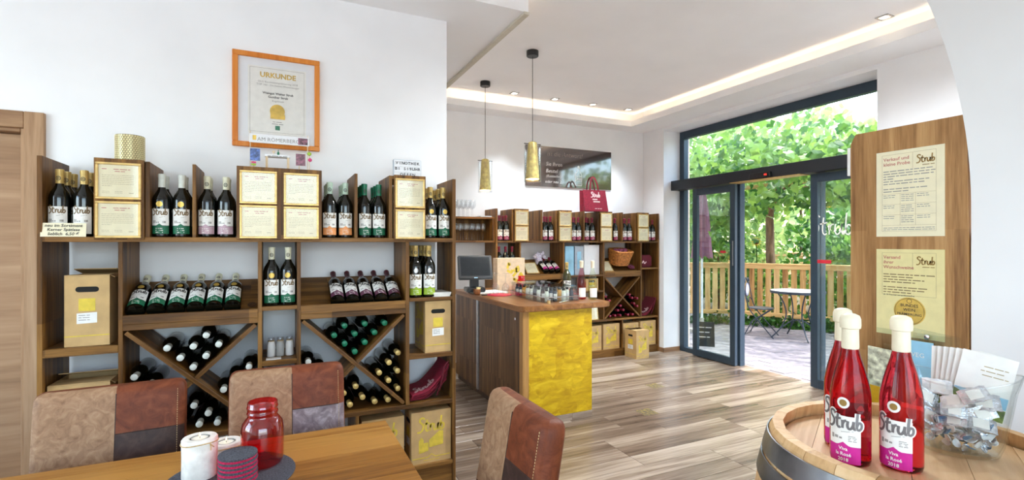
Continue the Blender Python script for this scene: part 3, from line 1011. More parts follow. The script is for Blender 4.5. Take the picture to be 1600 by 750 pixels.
# ------------------------------------------------------------------ bottles
R0 = 0.0415
PROF = [(0.034, 0.0), (0.0400, 0.003), (R0, 0.010), (R0, 0.183), (0.0402, 0.196), (0.0345, 0.212), (0.0245, 0.229), (0.0170, 0.243), (0.0148, 0.258), (0.0142, 0.316)]
CAPP = [(0.0158, 0.252), (0.0162, 0.300), (0.0172, 0.303), (0.0172, 0.318), (0.0140, 0.3205)]
_bm = {}
def cyl(R):
    return lambda a, b: (R * math.sin(a / R), -R * math.cos(a / R), b)
def patch(mb, R, half, z0, z1, m=0, n=10, notch=0.0):
    """curved label; half = half width along the arc; notch raises a gable in the middle of the top"""
    fn = cyl(R)
    for i in range(n):
        a0 = -half + 2 * half * i / n
        a1 = -half + 2 * half * (i + 1) / n
        def zt(a):
            return z1 + max(0.0, notch * (1 - abs(a) / (half * 0.35))) if notch else z1
        mb.add([fn(a0, z0), fn(a1, z0), fn(a1, zt(a1)), fn(a0, zt(a0))], [(0, 1, 2, 3)], m)
def disc(mb, fn, r, zc, n=16):
    vs = [fn(0, zc)]
    for q in (0.5, 1.0):
        vs += [fn(r * q * math.cos(2 * PI * k / n), zc + r * q * math.sin(2 * PI * k / n)) for k in range(n)]
    fs = [(0, 1 + k, 1 + (k + 1) % n) for k in range(n)]
    fs += [(1 + k, 1 + n + k, 1 + n + (k + 1) % n, 1 + (k + 1) % n) for k in range(n)]
    return mb.add(vs, fs)
def cached(key, f):
    if key not in _bm:
        _bm[key] = f()
    return _bm[key]
def bottle_proto(cap, band=None, medal=None, ink='ink_brown', glass='bottle_dark', label=True, emblem=True):
    P = [('glass_body', cached(('b', glass), lambda: MB().lathe(PROF, 22).mesh('glass_body', glass, smooth=50)), None),
         ('capsule', cached(('c', cap), lambda: MB().lathe(CAPP, 18).mesh('capsule', cap, smooth=40)), None)]
    if emblem and label:
        def em():
            mb = MB()
            fn = cyl(0.01685)
            mb.ribbon([(0.0085 * math.cos(q), 0.277 + 0.0095 * math.sin(q)) for q in [2 * PI * k / 12 for k in range(13)]], 0.003, fn)
            mb.ribbon([(-0.002, 0.272), (-0.002, 0.282)], 0.003, fn)
            mb.ribbon([(0.003, 0.272), (0.003, 0.282)], 0.002, fn)
            return mb.mesh('capsule_emblem', 'ink')
        P.append(('capsule_emblem', cached('em', em), 1))
    if label:
        def lab():
            mb = MB()
            patch(mb, 0.0419, 0.043, 0.058 if band else 0.014, 0.142)
            return mb.mesh('label', 'paper_white', smooth=60)
        P.append(('label', cached(('l', bool(band)), lab), None))
        li = len(P) - 1
        def wm():
            mb = MB()
            mark(mb, -0.0345, 0.112, 0.069, cyl(0.0424), wt=0.30)
            return mb.mesh('label_lettering', ink)
        P.append(('label_lettering', cached(('m', ink), wm), li))
        def dr():
            mb = MB()
            fn = cyl(0.0423)
            mb.ribbon([(0.0, 0.098), (0.012, 0.101), (0.026, 0.104)], 0.0016, fn)
            r = random.Random(2)
            for x in (-0.030, -0.022, -0.014, -0.006):
                hh = r.uniform(0.006, 0.014)
                mb.add([fn(x, 0.070), fn(x + 0.005, 0.070), fn(x + 0.005, 0.070 + hh), fn(x, 0.070 + hh)], [(0, 1, 2, 3)])
            mb.add([fn(0.014, 0.070), fn(0.028, 0.070), fn(0.028, 0.080), fn(0.014, 0.080)], [(0, 1, 2, 3)])
            return mb.mesh('label_drawing', 'ink_grey')
        P.append(('label_drawing', cached('dr', dr), li))
        if band:
            def bd():
                mb = MB()
                patch(mb, 0.0422, 0.043, 0.016, 0.056, notch=0.012)
                return mb.mesh('label_band', band, smooth=60)
            P.append(('label_band', cached(('bd', band), bd), None))
            def bt():
                mb = MB()
                r = random.Random(4)
                for k in range(3):
                    dashes(mb, -0.016, 0.016, 0.042 - 0.010 * k, 0.006, cyl(0.0425), r)
                return mb.mesh('band_print', 'paper_white')
            P.append(('band_print', cached('bt', bt), len(P) - 1))
    if medal:
        def md():
            return disc(MB(), cyl(0.0424), 0.0145, 0.166).mesh('medal', medal)
        P.append(('medal', cached(('md', medal), md), None))
    return P
B_GOLD = bottle_proto('cap_gold', ink='ink_brown')
B_WHITE_GREEN = bottle_proto('cap_white', 'band_green', 'gold_medal', emblem=False)
B_CREAM_MAUVE = bottle_proto('cap_cream', 'band_mauve')
B_MINT_ORANGE = bottle_proto('cap_mint', 'band_orange')
B_GREEN = bottle_proto('cap_green', 'band_green')
B_GOLD_GREEN = bottle_proto('cap_gold', 'band_green', 'gold_medal')
B_CREAM_GREEN = bottle_proto('cap_cream', 'band_green', 'gold_medal')
B_GOLD_LIME = bottle_proto('cap_gold', 'band_lime', 'silver_medal')
B_TILT_GREEN = bottle_proto('cap_cream', 'band_green', 'gold_medal', ink='ink')
B_TILT_PLUM = bottle_proto('cap_burgundy', 'band_plum', ink='ink')
B_RED = bottle_proto('cap_red', 'band_wine')
L_WHITE = bottle_proto('cap_white', label=False)
L_GREEN = bottle_proto('cap_green', label=False)
L_GOLD = bottle_proto('cap_gold', label=False)
L_RED = bottle_proto('cap_red', label=False)

def cluster(proto, xs, ys, z, desc, where, group, scale=1.0, skip=()):
    rows = ['front', 'second', 'third']
    for i, y in enumerate(ys):
        for j, x in enumerate(xs):
            if (i, j) in skip:
                continue
            pos = '' if len(xs) == 1 else (' left', ' right')[j] if len(xs) == 2 else (' left', ' middle', ' right')[j]
            row = rows[i] + ' row' + pos
            o = inst('wine_bottle', proto, (x, y, z + 0.0008), (0, 0, random.uniform(-0.12, 0.12)), '%s, %s, %s' % (desc, where, row), 'bottle', group)
            if scale != 1.0:
                o.scale = (scale,) * 3

F0, F1, F2 = LY + 0.055, LY + 0.145, LY + 0.235
G = 'bottles standing on top of the near shelf'
cluster(B_GOLD, (-0.925, -0.833), (F0 + 0.01, F1 + 0.01, F2 + 0.01), 1.527, 'gold-capped white wine bottle', 'behind the handwritten price card', G)
cluster(B_WHITE_GREEN, (-0.520, -0.434), (F0, F1), 1.527, 'white-capped bottle with green label foot', 'beside the mosaic holder box', G)
cluster(B_CREAM_MAUVE, (-0.322, -0.236), (F0, F1), 1.527, 'cream-capped bottle with mauve label foot', 'left of the four framed cards', G)
cluster(B_MINT_ORANGE, (0.284, 0.370), (F0, F1, F2), 1.527, 'bottle with orange label foot', 'right of the four framed cards', G)
cluster(B_GREEN, (0.478, 0.562), (F0, F1, F2), 1.527, 'green-capped bottle', 'left of the letter sign box', G)
cluster(B_GOLD_GREEN, (0.880, 0.962), (F0, F1, F2), 1.527, 'gold-capped bottle with green label foot', 'at the shelf right end', G)
cluster(B_CREAM_GREEN, (-0.018, 0.066), (F0,), 1.154, 'cream-capped medal bottle with green label foot', 'in the narrow middle compartment', 'bottles in the narrow compartment')
cluster(B_GOLD_LIME, (0.785, 0.870), (F0, F1, F2), 1.161, 'gold-capped bottle with lime label foot', 'above the right carton', 'bottles with lime labels')

def lean(xs, proto, sy, z0, zb, desc, group, sc=1.0):
    y0, y1 = 0.018, DEP - 0.005
    zf = z0 + 0.035
    A = math.atan2(zb - zf, y1 - y0)
    t, r = 0.006, R0 * sc + 0.0005
    names = ['leftmost', 'second from the left', 'third from the left', 'fourth from the left', 'fifth from the left', 'sixth from the left']
    for i, x in enumerate(xs):
        y = sy + y0 + t * math.cos(A) - r * math.sin(A) + 0.022
        z = zf + t * math.sin(A) + r * math.cos(A) + 0.012
        nm = 'rightmost' if i == len(xs) - 1 else names[i]
        o = inst('wine_bottle', proto, (x, y, z), (-(PI / 2 - A), 0, 0), '%s, %s' % (desc, nm), 'bottle', group)
        o.scale = (sc,) * 3
lean((-0.625, -0.541, -0.457, -0.373, -0.289, -0.205), B_TILT_GREEN, LY, 1.070, 1.285, 'green-banded bottle leaning on the left tilted display ledge', 'bottles on the left display ledge', 0.98)
lean((0.325, 0.407, 0.489, 0.571, 0.653), B_TILT_PLUM, LY, 1.073, 1.285, 'plum-banded bottle leaning on the right tilted display ledge', 'bottles on the right display ledge', 0.96)

def rack(pts, proto, cy, desc, group, sc=0.93, dz=0.0):
    pts = sorted(pts, key=lambda p: -p[1])
    rows = []
    for p in pts:
        if rows and rows[-1][0][1] - p[1] < 0.03:
            rows[-1].append(p)
        else:
            rows.append([p])
    onames = ['top', 'second', 'third', 'fourth', 'fifth', 'sixth']
    for i, r in enumerate(rows):
        r.sort()
        for j, (x, z) in enumerate(r):
            n = len(r)
            pos = '' if n == 1 else ', %s' % (('left', 'right') if n == 2 else ('left', 'middle', 'right') if n == 3 else ('far left', 'inner left', 'inner right', 'far right', 'extra'))[j]
            rn = onames[i] if len(rows) > 1 else 'only'
            if len(rows) > 1 and i == len(rows) - 1:
                rn = 'lowest'
            E = (Matrix.Rotation(PI / 2, 3, 'X') @ Matrix.Rotation(random.uniform(0, 6.28), 3, 'Z')).to_euler()
            o = inst('wine_bottle', proto, (x, cy + 0.30, z + dz), E, '%s, %s row%s' % (desc, rn, pos), 'bottle', group)
            o.scale = (sc,) * 3
YC = LY + 0.02
rack([(-0.494, 0.966), (-0.438, 0.911), (-0.381, 0.965), (-0.382, 0.858), (-0.324, 1.018), (-0.325, 0.911), (-0.268, 0.966)], L_WHITE, YC, 'white-capped bottle lying in left rack upper cell', 'bottles in the left crossed rack')
rack([(-0.629, 0.835), (-0.566, 0.788), (-0.629, 0.745), (-0.570, 0.70)], L_WHITE, YC, 'white-capped bottle lying in left rack side cell', 'bottles in the left crossed rack')
rack([(-0.127, 0.833), (-0.190, 0.785), (-0.246, 0.725), (-0.127, 0.745), (-0.180, 0.665), (-0.127, 0.62)], L_WHITE, YC, 'white-capped bottle lying in left rack inner cell', 'bottles in the left crossed rack')
rack([(-0.378, 0.660), (-0.315, 0.612), (-0.355, 0.560), (-0.274, 0.557), (-0.436, 0.595), (-0.51, 0.557)], L_WHITE, YC, 'white-capped bottle lying in left rack bottom cell', 'bottles in the left crossed rack')
rack([(0.363, 1.019), (0.477, 1.022), (0.592, 1.019), (0.306, 0.967), (0.420, 0.967), (0.533, 0.967), (0.363, 0.915), (0.477, 0.913), (0.420, 0.863)], L_GREEN, YC, 'green-capped bottle lying in right rack upper cell', 'bottles in the right crossed rack')
rack([(0.168, 0.829), (0.225, 0.778), (0.168, 0.74)], L_WHITE, YC, 'white-capped bottle lying in right rack left cell', 'bottles in the right crossed rack')
rack([(0.672, 0.833), (0.618, 0.779), (0.560, 0.724), (0.669, 0.724), (0.615, 0.672), (0.671, 0.617)], L_GOLD, YC, 'gold-capped bottle lying in right rack right cell', 'bottles in the right crossed rack')
rack([(0.425, 0.660), (0.464, 0.592), (0.393, 0.557), (0.534, 0.557), (0.612, 0.557), (0.358, 0.628)], L_GOLD, YC, 'gold-capped bottle lying in right rack bottom cell', 'bottles in the right crossed rack')

# back shelf bottles
GB = 'red wine bottles on the back shelf'
b0, b1 = BY + 0.06, BY + 0.15
cluster(B_RED, (2.402, 2.490), (b0, b1), 1.519, 'red-capped bottle on back shelf', 'left of its first card pair', GB, 0.95)
cluster(B_RED, (3.012, 3.098), (b0, b1), 1.519, 'red-capped bottle on back shelf', 'left of its second card pair', GB, 0.95)
cluster(B_RED, (3.430, 3.510), (b0, b1), 1.519, 'red-capped bottle on back shelf', 'right of its second card pair', GB, 0.95)
cluster(B_RED, (3.630, 3.720), (b0, b1), 1.519, 'red-capped bottle on back shelf', 'left of its third card pair', GB, 0.95)
cluster(B_RED, (4.085,), (b0, b1), 1.519, 'red-capped bottle on back shelf', 'right of its third card pair', GB, 0.95)
cluster(B_RED, (4.235, 4.320), (b0, b1), 1.519, 'red-capped bottle on back shelf', 'left of its fourth card pair', GB, 0.95)
cluster(B_RED, (4.645, 4.723), (b0, b1), 1.519, 'red-capped bottle on back shelf', 'at its right end', GB, 0.92)
cluster(B_RED, (2.400, 2.485, 2.570), (b0,), 1.158, 'red-capped bottle', 'behind the carton by the register', 'red wine bottles in the back shelf compartment', 0.92)
rack([(4.151, 0.660), (4.108, 0.601), (4.196, 0.601), (4.063, 0.533), (4.147, 0.533), (3.98, 0.533), (4.275, 0.533), (4.355, 0.533)], L_RED, BY + 0.012, 'red-capped bottle lying in back rack bottom cell', 'bottles in the back crossed rack')
rack([(4.375, 0.678), (4.428, 0.745), (4.343, 0.755), (4.428, 0.640), (4.300, 0.800)], L_RED, BY + 0.012, 'red-capped bottle lying in back rack right cell', 'bottles in the back crossed rack')
rack([(3.925, 0.79), (3.985, 0.735), (3.922, 0.70)], L_RED, BY + 0.03, 'red-capped bottle lying in back rack left cell', 'bottles in the back crossed rack')

# ------------------------------------------------------------------ cartons
def stadium(w, h, n=6):
    r = h / 2
    P = [(w / 2 - r + r * math.cos(a), r * math.sin(a)) for a in [-PI / 2 + PI * k / n for k in range(n + 1)]]
    return P + [(-w / 2 + r - r * math.cos(a), -r * math.sin(a)) for a in [-PI / 2 + PI * k / n for k in range(n + 1)]]
def quad(mb, fn, pts, m=0):
    mb.add([fn(a, b) for a, b in pts], [tuple(range(len(pts)))], m)
def main_print(c, fn, w, h):
    mb = MB()
    mark(mb, 0.14 * w, 0.63 * h, 0.68 * w, fn, wt=0.27, skew=0.06)
    mb.build('yellow_lettering', 'print_yellow', c)
    s = w
    mb = MB()
    quad(mb, fn, [(0.18 * s, 0.20 * h), (0.42 * s, 0.24 * h), (0.42 * s, 0.40 * h), (0.30 * s, 0.40 * h), (0.30 * s, 0.46 * h), (0.24 * s, 0.52 * h), (0.18 * s, 0.45 * h)])
    mb.build('printed_house', 'print_yellow', c)
    mb = MB()
    quad(mb, fn, [(0.44 * s, 0.30 * h), (0.80 * s, 0.33 * h), (0.80 * s, 0.60 * h), (0.70 * s, 0.60 * h), (0.44 * s, 0.45 * h)])
    mb.build('printed_barn', 'print_yellow', c)
    mb = MB()
    mb.ribbon([(0.02 * s, 0.11 * h), (0.40 * s, 0.11 * h), (0.50 * s, 0.17 * h), (0.60 * s, 0.11 * h), (0.98 * s, 0.115 * h)], 0.006, fn)
    mb.build('printed_line', 'print_yellow', c)
    mb = MB()
    dashes(mb, 0.30 * s, 0.70 * s, 0.05 * h, 0.008, fn, random.Random(5))
    mb.build('fine_print', 'print_yellow', c)
def carton(label, loc, w, d, h, front='main', left='side', right='side', top='closed', rotz=0, hole=True):
    c = thing('wine_carton', label, 'carton', loc, (0, 0, rotz), 'wine cartons')
    mb = MB()
    t = 0.004
    mb.box(0, w, 0, t, 0, h).box(0, w, d - t, d, 0, h).box(0, t, t, d - t, 0, h).box(w - t, w, t, d - t, 0, h).box(t, w - t, t, d - t, 0, t)
    mb.build('carton_body', 'cardboard', c)
    if top == 'closed':
        MB().box(0, w, 0, d / 2 - 0.001, h, h + 0.004).build('top_flap', 'cardboard', c)
        MB().box(0, w, d / 2 + 0.001, d, h, h + 0.004).build('top_flap', 'cardboard', c)
    else:
        MB().box(0, w, -d / 2, 0, -0.002, 0.002).build('top_flap', 'cardboard', c, loc=(0, d, h + 0.002), rot=(-0.22, 0, 0))
        MB().box(0, w, 0, d / 2, -0.002, 0.002).build('top_flap', 'cardboard', c, loc=(0, 0, h + 0.003), rot=(-0.02, 0, 0))
        MB().box(0, 0.022, 0.01, d - 0.01, -0.002, 0.002).build('top_flap', 'cardboard_in', c, loc=(w, 0, h + 0.004), rot=(0, 0.6, 0))
    e = 0.0008
    faces = {'front': (lambda a, b: (a, -e, b), w), 'left': (lambda a, b: (-e, d - a, b), d), 'right': (lambda a, b: (w + e, a, b), d)}
    for face, kind in (('front', front), ('left', left), ('right', right)):
        fn, fw = faces[face]
        if kind == 'main':
            main_print(c, fn, fw, h)
        elif kind == 'side':
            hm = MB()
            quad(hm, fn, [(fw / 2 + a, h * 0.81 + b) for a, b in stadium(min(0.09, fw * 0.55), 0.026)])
            hm.build('hand_hole', 'hole_shade', c)  # flat dark patch: shade inside the hand hole put into the colour
            mb = MB()
            quad(mb, fn, [(fw * 0.31, h * 0.50), (fw * 0.68, h * 0.50), (fw * 0.68, h * 0.68), (fw * 0.31, h * 0.68)])
            mb.build('yellow_print', 'print_yellow', c)
            MB().ribbon([(0, h * 0.145), (fw, h * 0.15)], 0.005, fn).build('printed_line', 'print_yellow', c)
            e2 = 0.0006
            fm = {'front': lambda a, b: (a, -e - e2, b), 'left': lambda a, b: (-e - e2, d - a, b), 'right': lambda a, b: (w + e + e2, a, b)}[face]
            mb = MB()
            quad(mb, fm, [(fw * 0.27, h * 0.32), (fw * 0.72, h * 0.33), (fw * 0.72, h * 0.48), (fw * 0.27, h * 0.47)])
            st = mb.build('sticker', 'paper_white', c)
            fk = {'front': lambda a, b: (a, -e - 2 * e2, b), 'left': lambda a, b: (-e - 2 * e2, d - a, b), 'right': lambda a, b: (w + e + 2 * e2, a, b)}[face]
            mb = MB()
            for k in range(3):
                dashes(mb, fw * 0.31, fw * 0.56, h * (0.435 - 0.033 * k), 0.006, fk, random.Random(k))
            mb.build('sticker_print', 'ink_grey', st)
    return c
carton('brown carton with hand hole and white sticker on the left upper shelf', (-0.900, LY + 0.035, 1.0045), 0.172, 0.25, 0.335, 'side', None, None, top='open')
carton('narrow brown carton with yellow print standing above the red bags', (0.838, LY + 0.018, 0.8165), 0.165, 0.25, 0.315, 'side', 'main', None)
carton('brown carton with yellow lettering in the bottom right compartment', (0.752, LY + 0.015, 0.1365), 0.25, 0.17, 0.315, 'main', 'side', None)
carton('brown carton half hidden by the table corner in the bottom compartment', (0.46, LY + 0.03, 0.1365), 0.25, 0.17, 0.305, 'main', None, None)
carton('wide brown carton with loose flaps behind the left chair', (-0.960, LY + 0.03, 0.5190), 0.235, 0.26, 0.305, None, None, None, top='open')
carton('brown carton on the back shelf floor just right of the counter', (3.592, BY + 0.02, 0.1005), 0.25, 0.17, 0.315, 'main', None, None)
carton('brown carton on the back shelf floor, second from the counter', (3.872, BY + 0.02, 0.1005), 0.26, 0.17, 0.325, 'main', None, None)
carton('brown carton on the back shelf floor behind the loose carton', (4.192, BY + 0.02, 0.1005), 0.255, 0.17, 0.315, 'main', None, None)
carton('brown carton on the back shelf floor at the far right', (4.482, BY + 0.02, 0.1005), 0.265, 0.17, 0.325, 'main', None, None)
carton('loose brown carton standing on the floor before the back shelf', (4.185, 5.10, 0.0), 0.205, 0.235, 0.36, 'main', 'side', None, top='open')
carton('small brown carton in the back shelf beside the crossed rack', (3.60, BY + 0.03, 0.8785), 0.2, 0.2, 0.15, 'side', None, None)

# ------------------------------------------------------------------ small things on the near shelf
# handwritten price card
pc = thing('price_card', 'cream handwritten price card before the gold-capped bottles', 'price card', (-0.892, LY - 0.002, 1.5275), (-0.10, 0, 0.0))
MB().box(-0.083, 0.083, 0, 0.0015, 0, 0.064).build('card', 'paper_cream', pc)
for t, z, s in (('neu im Sortiment', 0.046, 0.0195), ('Kerner Sp\u00e4tlese', 0.027, 0.0185), ('lieblich  6,50 \u20ac', 0.007, 0.019)):
    put('handwriting', text_mesh(t, s, 'ink_black', shear=0.15, bold=0.0003), pc, (0.0, -0.001, z), FRONT)
# gold mosaic tea light holder
th = thing('tealight_holder', 'gold mosaic tea-light holder on the left framed-card box', 'candle holder', (-0.672, LY + 0.15, 1.9))
HR, HH = 0.062, 0.145
MB().lathe([(HR - 0.003, 0), (HR - 0.002, 0.002), (HR - 0.002, HH), (HR - 0.006, HH), (HR - 0.006, 0.008), (0.0, 0.008)], 32).build('glass_cup', 'tessera_ground', th, smooth=40)
tm = MB().box(-0.0045, 0.0045, -0.001, 0.001, -0.0045, 0.0045).mesh('tessera', 'tessera_gold', bevel=0.0006)
nt_, nr = 34, 14
cnt = 0
restm = MB()
for r in range(nr):
    for k in range(nt_):
        a = 2 * PI * (k + 0.5 * (r % 2)) / nt_
        if math.sin(a) < 0.12 and cnt < 290:
            o = put('tessera', tm, th, (HR * math.cos(a), HR * math.sin(a), 0.007 + r * 0.0101), (0, 0, a + PI / 2))
            cnt += 1
        else:
            restm.box(-0.0045, 0.0045, -0.001, 0.001, -0.0045, 0.0045, 0, Matrix.Translation((HR * math.cos(a), HR * math.sin(a), 0.007 + r * 0.0101)) @ Matrix.Rotation(a + PI / 2, 4, 'Z'))
ro = restm.build('tesserae', 'tessera_gold', th)
ro['kind'] = 'stuff'
# letter sign
vs_ = thing('letter_sign', 'white light box with black movable letters about opening hours', 'sign', (0.742, LY + 0.075, 1.9), (-0.03, 0, -0.02))
MB().box(-0.086, 0.086, 0, 0.03, 0, 0.113).build('light_box', 'silver_grey', vs_, bevel=0.002)
MB().box(-0.083, 0.083, -0.001, 0.0, 0.003, 0.110).build('face', 'mat_paper', vs_)
for k in (0.0385, 0.0735):
    MB().box(-0.083, 0.083, -0.003, -0.001, k - 0.001, k + 0.001).build('rail', 'lamp_white', vs_)
for t, z, st in (('VINOTHEK', 0.083, 0.0188), ('BI S19UHR', 0.048, 0.0178), ('OFFEN', 0.012, 0.019)):
    n = len(t)
    x = -st * (n - 1) / 2
    for ch in t:
        if ch != ' ':
            put('letter', text_mesh(ch, 0.025, 'ink_black', bold=0.0004), vs_, (x, -0.0032, z), FRONT)
        x += st
# certificate
ce = thing('certificate', 'large award certificate in an orange-brown wooden frame on the wall', 'certificate', (0.012, 3.349, 2.068))
cw, chh, fw = 0.478, 0.564, 0.030
for nm, a in (('frame_bar', (-cw / 2, cw / 2, -0.022, 0, 0, fw)), ('frame_bar', (-cw / 2, cw / 2, -0.022, 0, chh - fw, chh)), ('frame_bar', (-cw / 2, -cw / 2 + fw, -0.022, 0, fw, chh - fw)), ('frame_bar', (cw / 2 - fw, cw / 2, -0.022, 0, fw, chh - fw))):
    MB().box(*a).build(nm, 'picture_frame_wood', ce, bevel=0.003)
MB().box(-cw / 2 + fw, cw / 2 - fw, -0.008, -0.001, fw, chh - fw).build('mount', 'mat_paper', ce)
sheet = MB().box(-0.158, 0.160, -0.0095, -0.008, 0.085, 0.488).build('sheet', 'paper_white', ce)
mb = MB()
fn = lambda a, b: (a, -0.0098, b)
for q in ([(-0.147, 0.096), (0.149, 0.096)], [(-0.147, 0.478), (0.149, 0.478)], [(-0.147, 0.096), (-0.147, 0.478)], [(0.149, 0.096), (0.149, 0.478)]):
    mb.ribbon(q, 0.0015, fn)
mb.build('border_line', 'ink_grey', sheet)
def ctext(t, s, z, mt, b=0.0):
    put('lettering', text_mesh(t, s, mt, bold=b), sheet, (0.004, -0.0099, z), FRONT)
ctext('URKUNDE', 0.042, 0.425, 'gold_medal', 0.0014)
ctext('DLG Bundesweinpr\u00e4mierung 2018', 0.0155, 0.392, 'ink_grey')
ctext('TOP 100 - Die besten Weinerzeuger', 0.0155, 0.374, 'ink_grey')
ctext('Weingut Walter Strub', 0.0185, 0.325, 'ink', 0.0005)
ctext('Gunther Strub', 0.0185, 0.303, 'ink', 0.0005)
ctext('Engelstadt', 0.016, 0.281, 'ink_grey')
mb = MB().lathe([(0.0, 0), (0.041, 0), (0.041, 0.002), (0, 0.002)], 24, M=Matrix.Translation((0.0, -0.010, 0.225)) @ Matrix.Rotation(PI / 2, 4, 'X'))
mb.box(-0.038, 0.042, -0.0125, -0.010, 0.178, 0.208)
mb.build('gold_seal', 'gold_medal', sheet, smooth=30)
ctext('TOP', 0.016, 0.232, 'ink_brown')
MB().box(-0.012, 0.014, -0.0105, -0.0095, 0.112, 0.138).build('green_emblem', 'cap_green', sheet)
mb = MB()
dashes(mb, -0.025, 0.027, 0.158, 0.007, fn, random.Random(1))
dashes(mb, -0.030, 0.032, 0.146, 0.007, fn, random.Random(2))
mb.build('fine_print', 'ink_grey', sheet)
MB().box(-cw / 2 + fw, cw / 2 - fw, -0.0155, -0.0145, fw, chh - fw).build('cover_glass', 'clear_cover', ce)
# plank sign leaning before the certificate, little stool, photo clips
ps = thing('plank_sign', 'narrow white painted plank sign on sticks below the certificate', 'sign', (0.024, LY + 0.20, 1.9))
MB().box(-0.158, 0.158, -0.004, 0.004, 0.170, 0.222).build('plank', 'birch_small', ps, bevel=0.001)
MB().box(-0.157, 0.157, -0.005, -0.004, 0.171, 0.221).build('painted_face', 'mat_paper', ps)
for x in (-0.152, 0.150):
    MB().box(x - 0.002, x + 0.002, -0.003, 0.003, 0.0, 0.235).build('stick', 'birch_small', ps)
put('lettering', text_mesh('AM R\u00d6MERBERG', 0.030, 'ink_grey'), ps, (-0.005, -0.006, 0.182), FRONT)
MB().box(0.098, 0.150, -0.0062, -0.005, 0.176, 0.215).build('photo', 'photo_brown', ps)
MB().box(-0.140, -0.122, -0.0062, -0.005, 0.185, 0.212).build('gold_emblem', 'gold_medal', ps)
ms = thing('mini_table', 'tiny wooden trestle table ornament under the certificate', 'ornament', (0.012, LY + 0.13, 1.9))
MB().box(-0.064, 0.064, -0.025, 0.025, 0.082, 0.094).build('table_top', 'lamp_white', ms, bevel=0.001)
for x in (-0.055, 0.055):
    for y in (-0.020, 0.020):
        MB().box(x - 0.006, x + 0.006, y - 0.004, y + 0.004, 0, 0.082).build('leg', 'birch_small', ms)
mb = MB()
dashes(mb, -0.05, 0.05, 0.084, 0.007, lambda a, b: (a, -0.0255, b), random.Random(8))
mb.build('lettering', 'ink_grey', ms)
g_ = MB().lathe([(0.006, 0), (0.006, 0.016), (0.002, 0.022), (0.002, 0.032)], 10)
g_.build('mini_bottle', 'cap_green', ms, smooth=40, loc=(0.004, 0, 0.094))
MB().lathe([(0.008, 0), (0.001, 0.003), (0.001, 0.010), (0.008, 0.018), (0.007, 0.024)], 10).build('mini_glass', 'birch_small', ms, smooth=40, loc=(-0.020, 0, 0.094))
for x, y, mt, lab, zz, bits in ((-0.108, LY + 0.12, 'photo_blue', 'small photo clip with pegs left of the tiny table', 0.055, ('clip_green', 'clip_pink')), (0.125, LY + 0.12, 'photo_brown', 'small photo on a stick right of the tiny table', 0.042, ())):
    pcx = thing('photo_clip', lab, 'photo', (x, y, 1.9))
    MB().box(-0.003, 0.003, -0.003, 0.003, 0, zz + 0.03).build('stick', 'birch_small', pcx)
    MB().box(-0.018, 0.032, -0.005, -0.004, zz, zz + 0.068).build('photo', mt, pcx)
    MB().box(-0.020, 0.034, -0.004, -0.0035, zz - 0.002, zz + 0.070).build('photo_border', 'paper_white', pcx)
    for k, b in enumerate(bits):
        MB().box(-0.012, 0.012, -0.009, -0.005, 0.028 + 0.012 * k, 0.038 + 0.012 * k).build('peg', b, pcx)
cs = thing('clip_stick', 'thin stick with green and pink clips beside the right photo', 'ornament', (0.178, LY + 0.11, 1.9))
MB().box(-0.002, 0.002, -0.002, 0.002, 0, 0.12).build('stick', 'birch_small', cs)
MB().lathe([(0.0, 0), (0.011, 0.006), (0.012, 0.016), (0.0, 0.026)], 10).build('flower', 'clip_green', cs, loc=(0, 0, 0.10), smooth=50)
MB().lathe([(0.0, 0), (0.010, 0.006), (0.011, 0.016), (0.0, 0.026)], 10).build('flower', 'clip_pink', cs, loc=(0.004, 0, 0.065), smooth=50)
# milk-bottle candles in the narrow compartment
for x, mt, lab in ((-0.020, 'milk_white', 'left white little milk bottle with twine in the narrow compartment'), (0.026, 'milk_grey', 'grey little milk bottle between two white ones in the narrow compartment'), (0.074, 'milk_white', 'right white little milk bottle with twine in the narrow compartment')):
    mk = thing('milk_bottle', lab, 'bottle', (x, LY + 0.11, 0.8605), group='little milk bottles')
    MB().lathe([(0.018, 0), (0.022, 0.003), (0.022, 0.066), (0.018, 0.080), (0.015, 0.086)], 16).build('body', mt, mk, smooth=45)
    MB().lathe([(0.0152, 0.086), (0.017, 0.090), (0.017, 0.104), (0.015, 0.106), (0.013, 0.104), (0.013, 0.088)], 16, close=False).build('neck', 'stemware', mk, smooth=45)
    MB().tube([(0.0172 * math.cos(q), 0.0172 * math.sin(q), 0.087) for q in [2 * PI * k / 14 for k in range(14)]], 0.0018, 5, closed=True).build('twine', 'twine', mk, smooth=60)
tag(MB().box(-0.045, 0.03, LY + 0.02, LY + 0.075, 0.8605, 0.8635).build('paper_slip', 'paper_white'), 'grey paper slip lying before the little milk bottles', 'paper')
tag(MB().lathe([(0.022, 0), (0.023, 0.002), (0.0, 0.003)], 20, M=Matrix.Translation((-0.115, LY + 0.10, 1.1565)) @ Matrix.Rotation(0.524, 4, 'X')).build('wooden_disc', 'dark_leg', smooth=40), 'dark oval disc at the empty end of the left display ledge', 'disc')
# papers beside the lime bottles
for k in range(4):
    o = MB().box(-0.06, 0.06, -0.09, 0.09, 0, 0.006).build('leaflet_stack', 'paper_white', loc=(0.945, LY + 0.11, 1.1615 + 0.0065 * k), rot=(0, 0, 0.05 * k - 0.1))
    tag(o, 'white leaflet pile beside the lime-labelled bottles, ' + ('lowest', 'second lowest', 'second highest', 'topmost')[k] + ' layer', 'leaflets', 'leaflet piles')

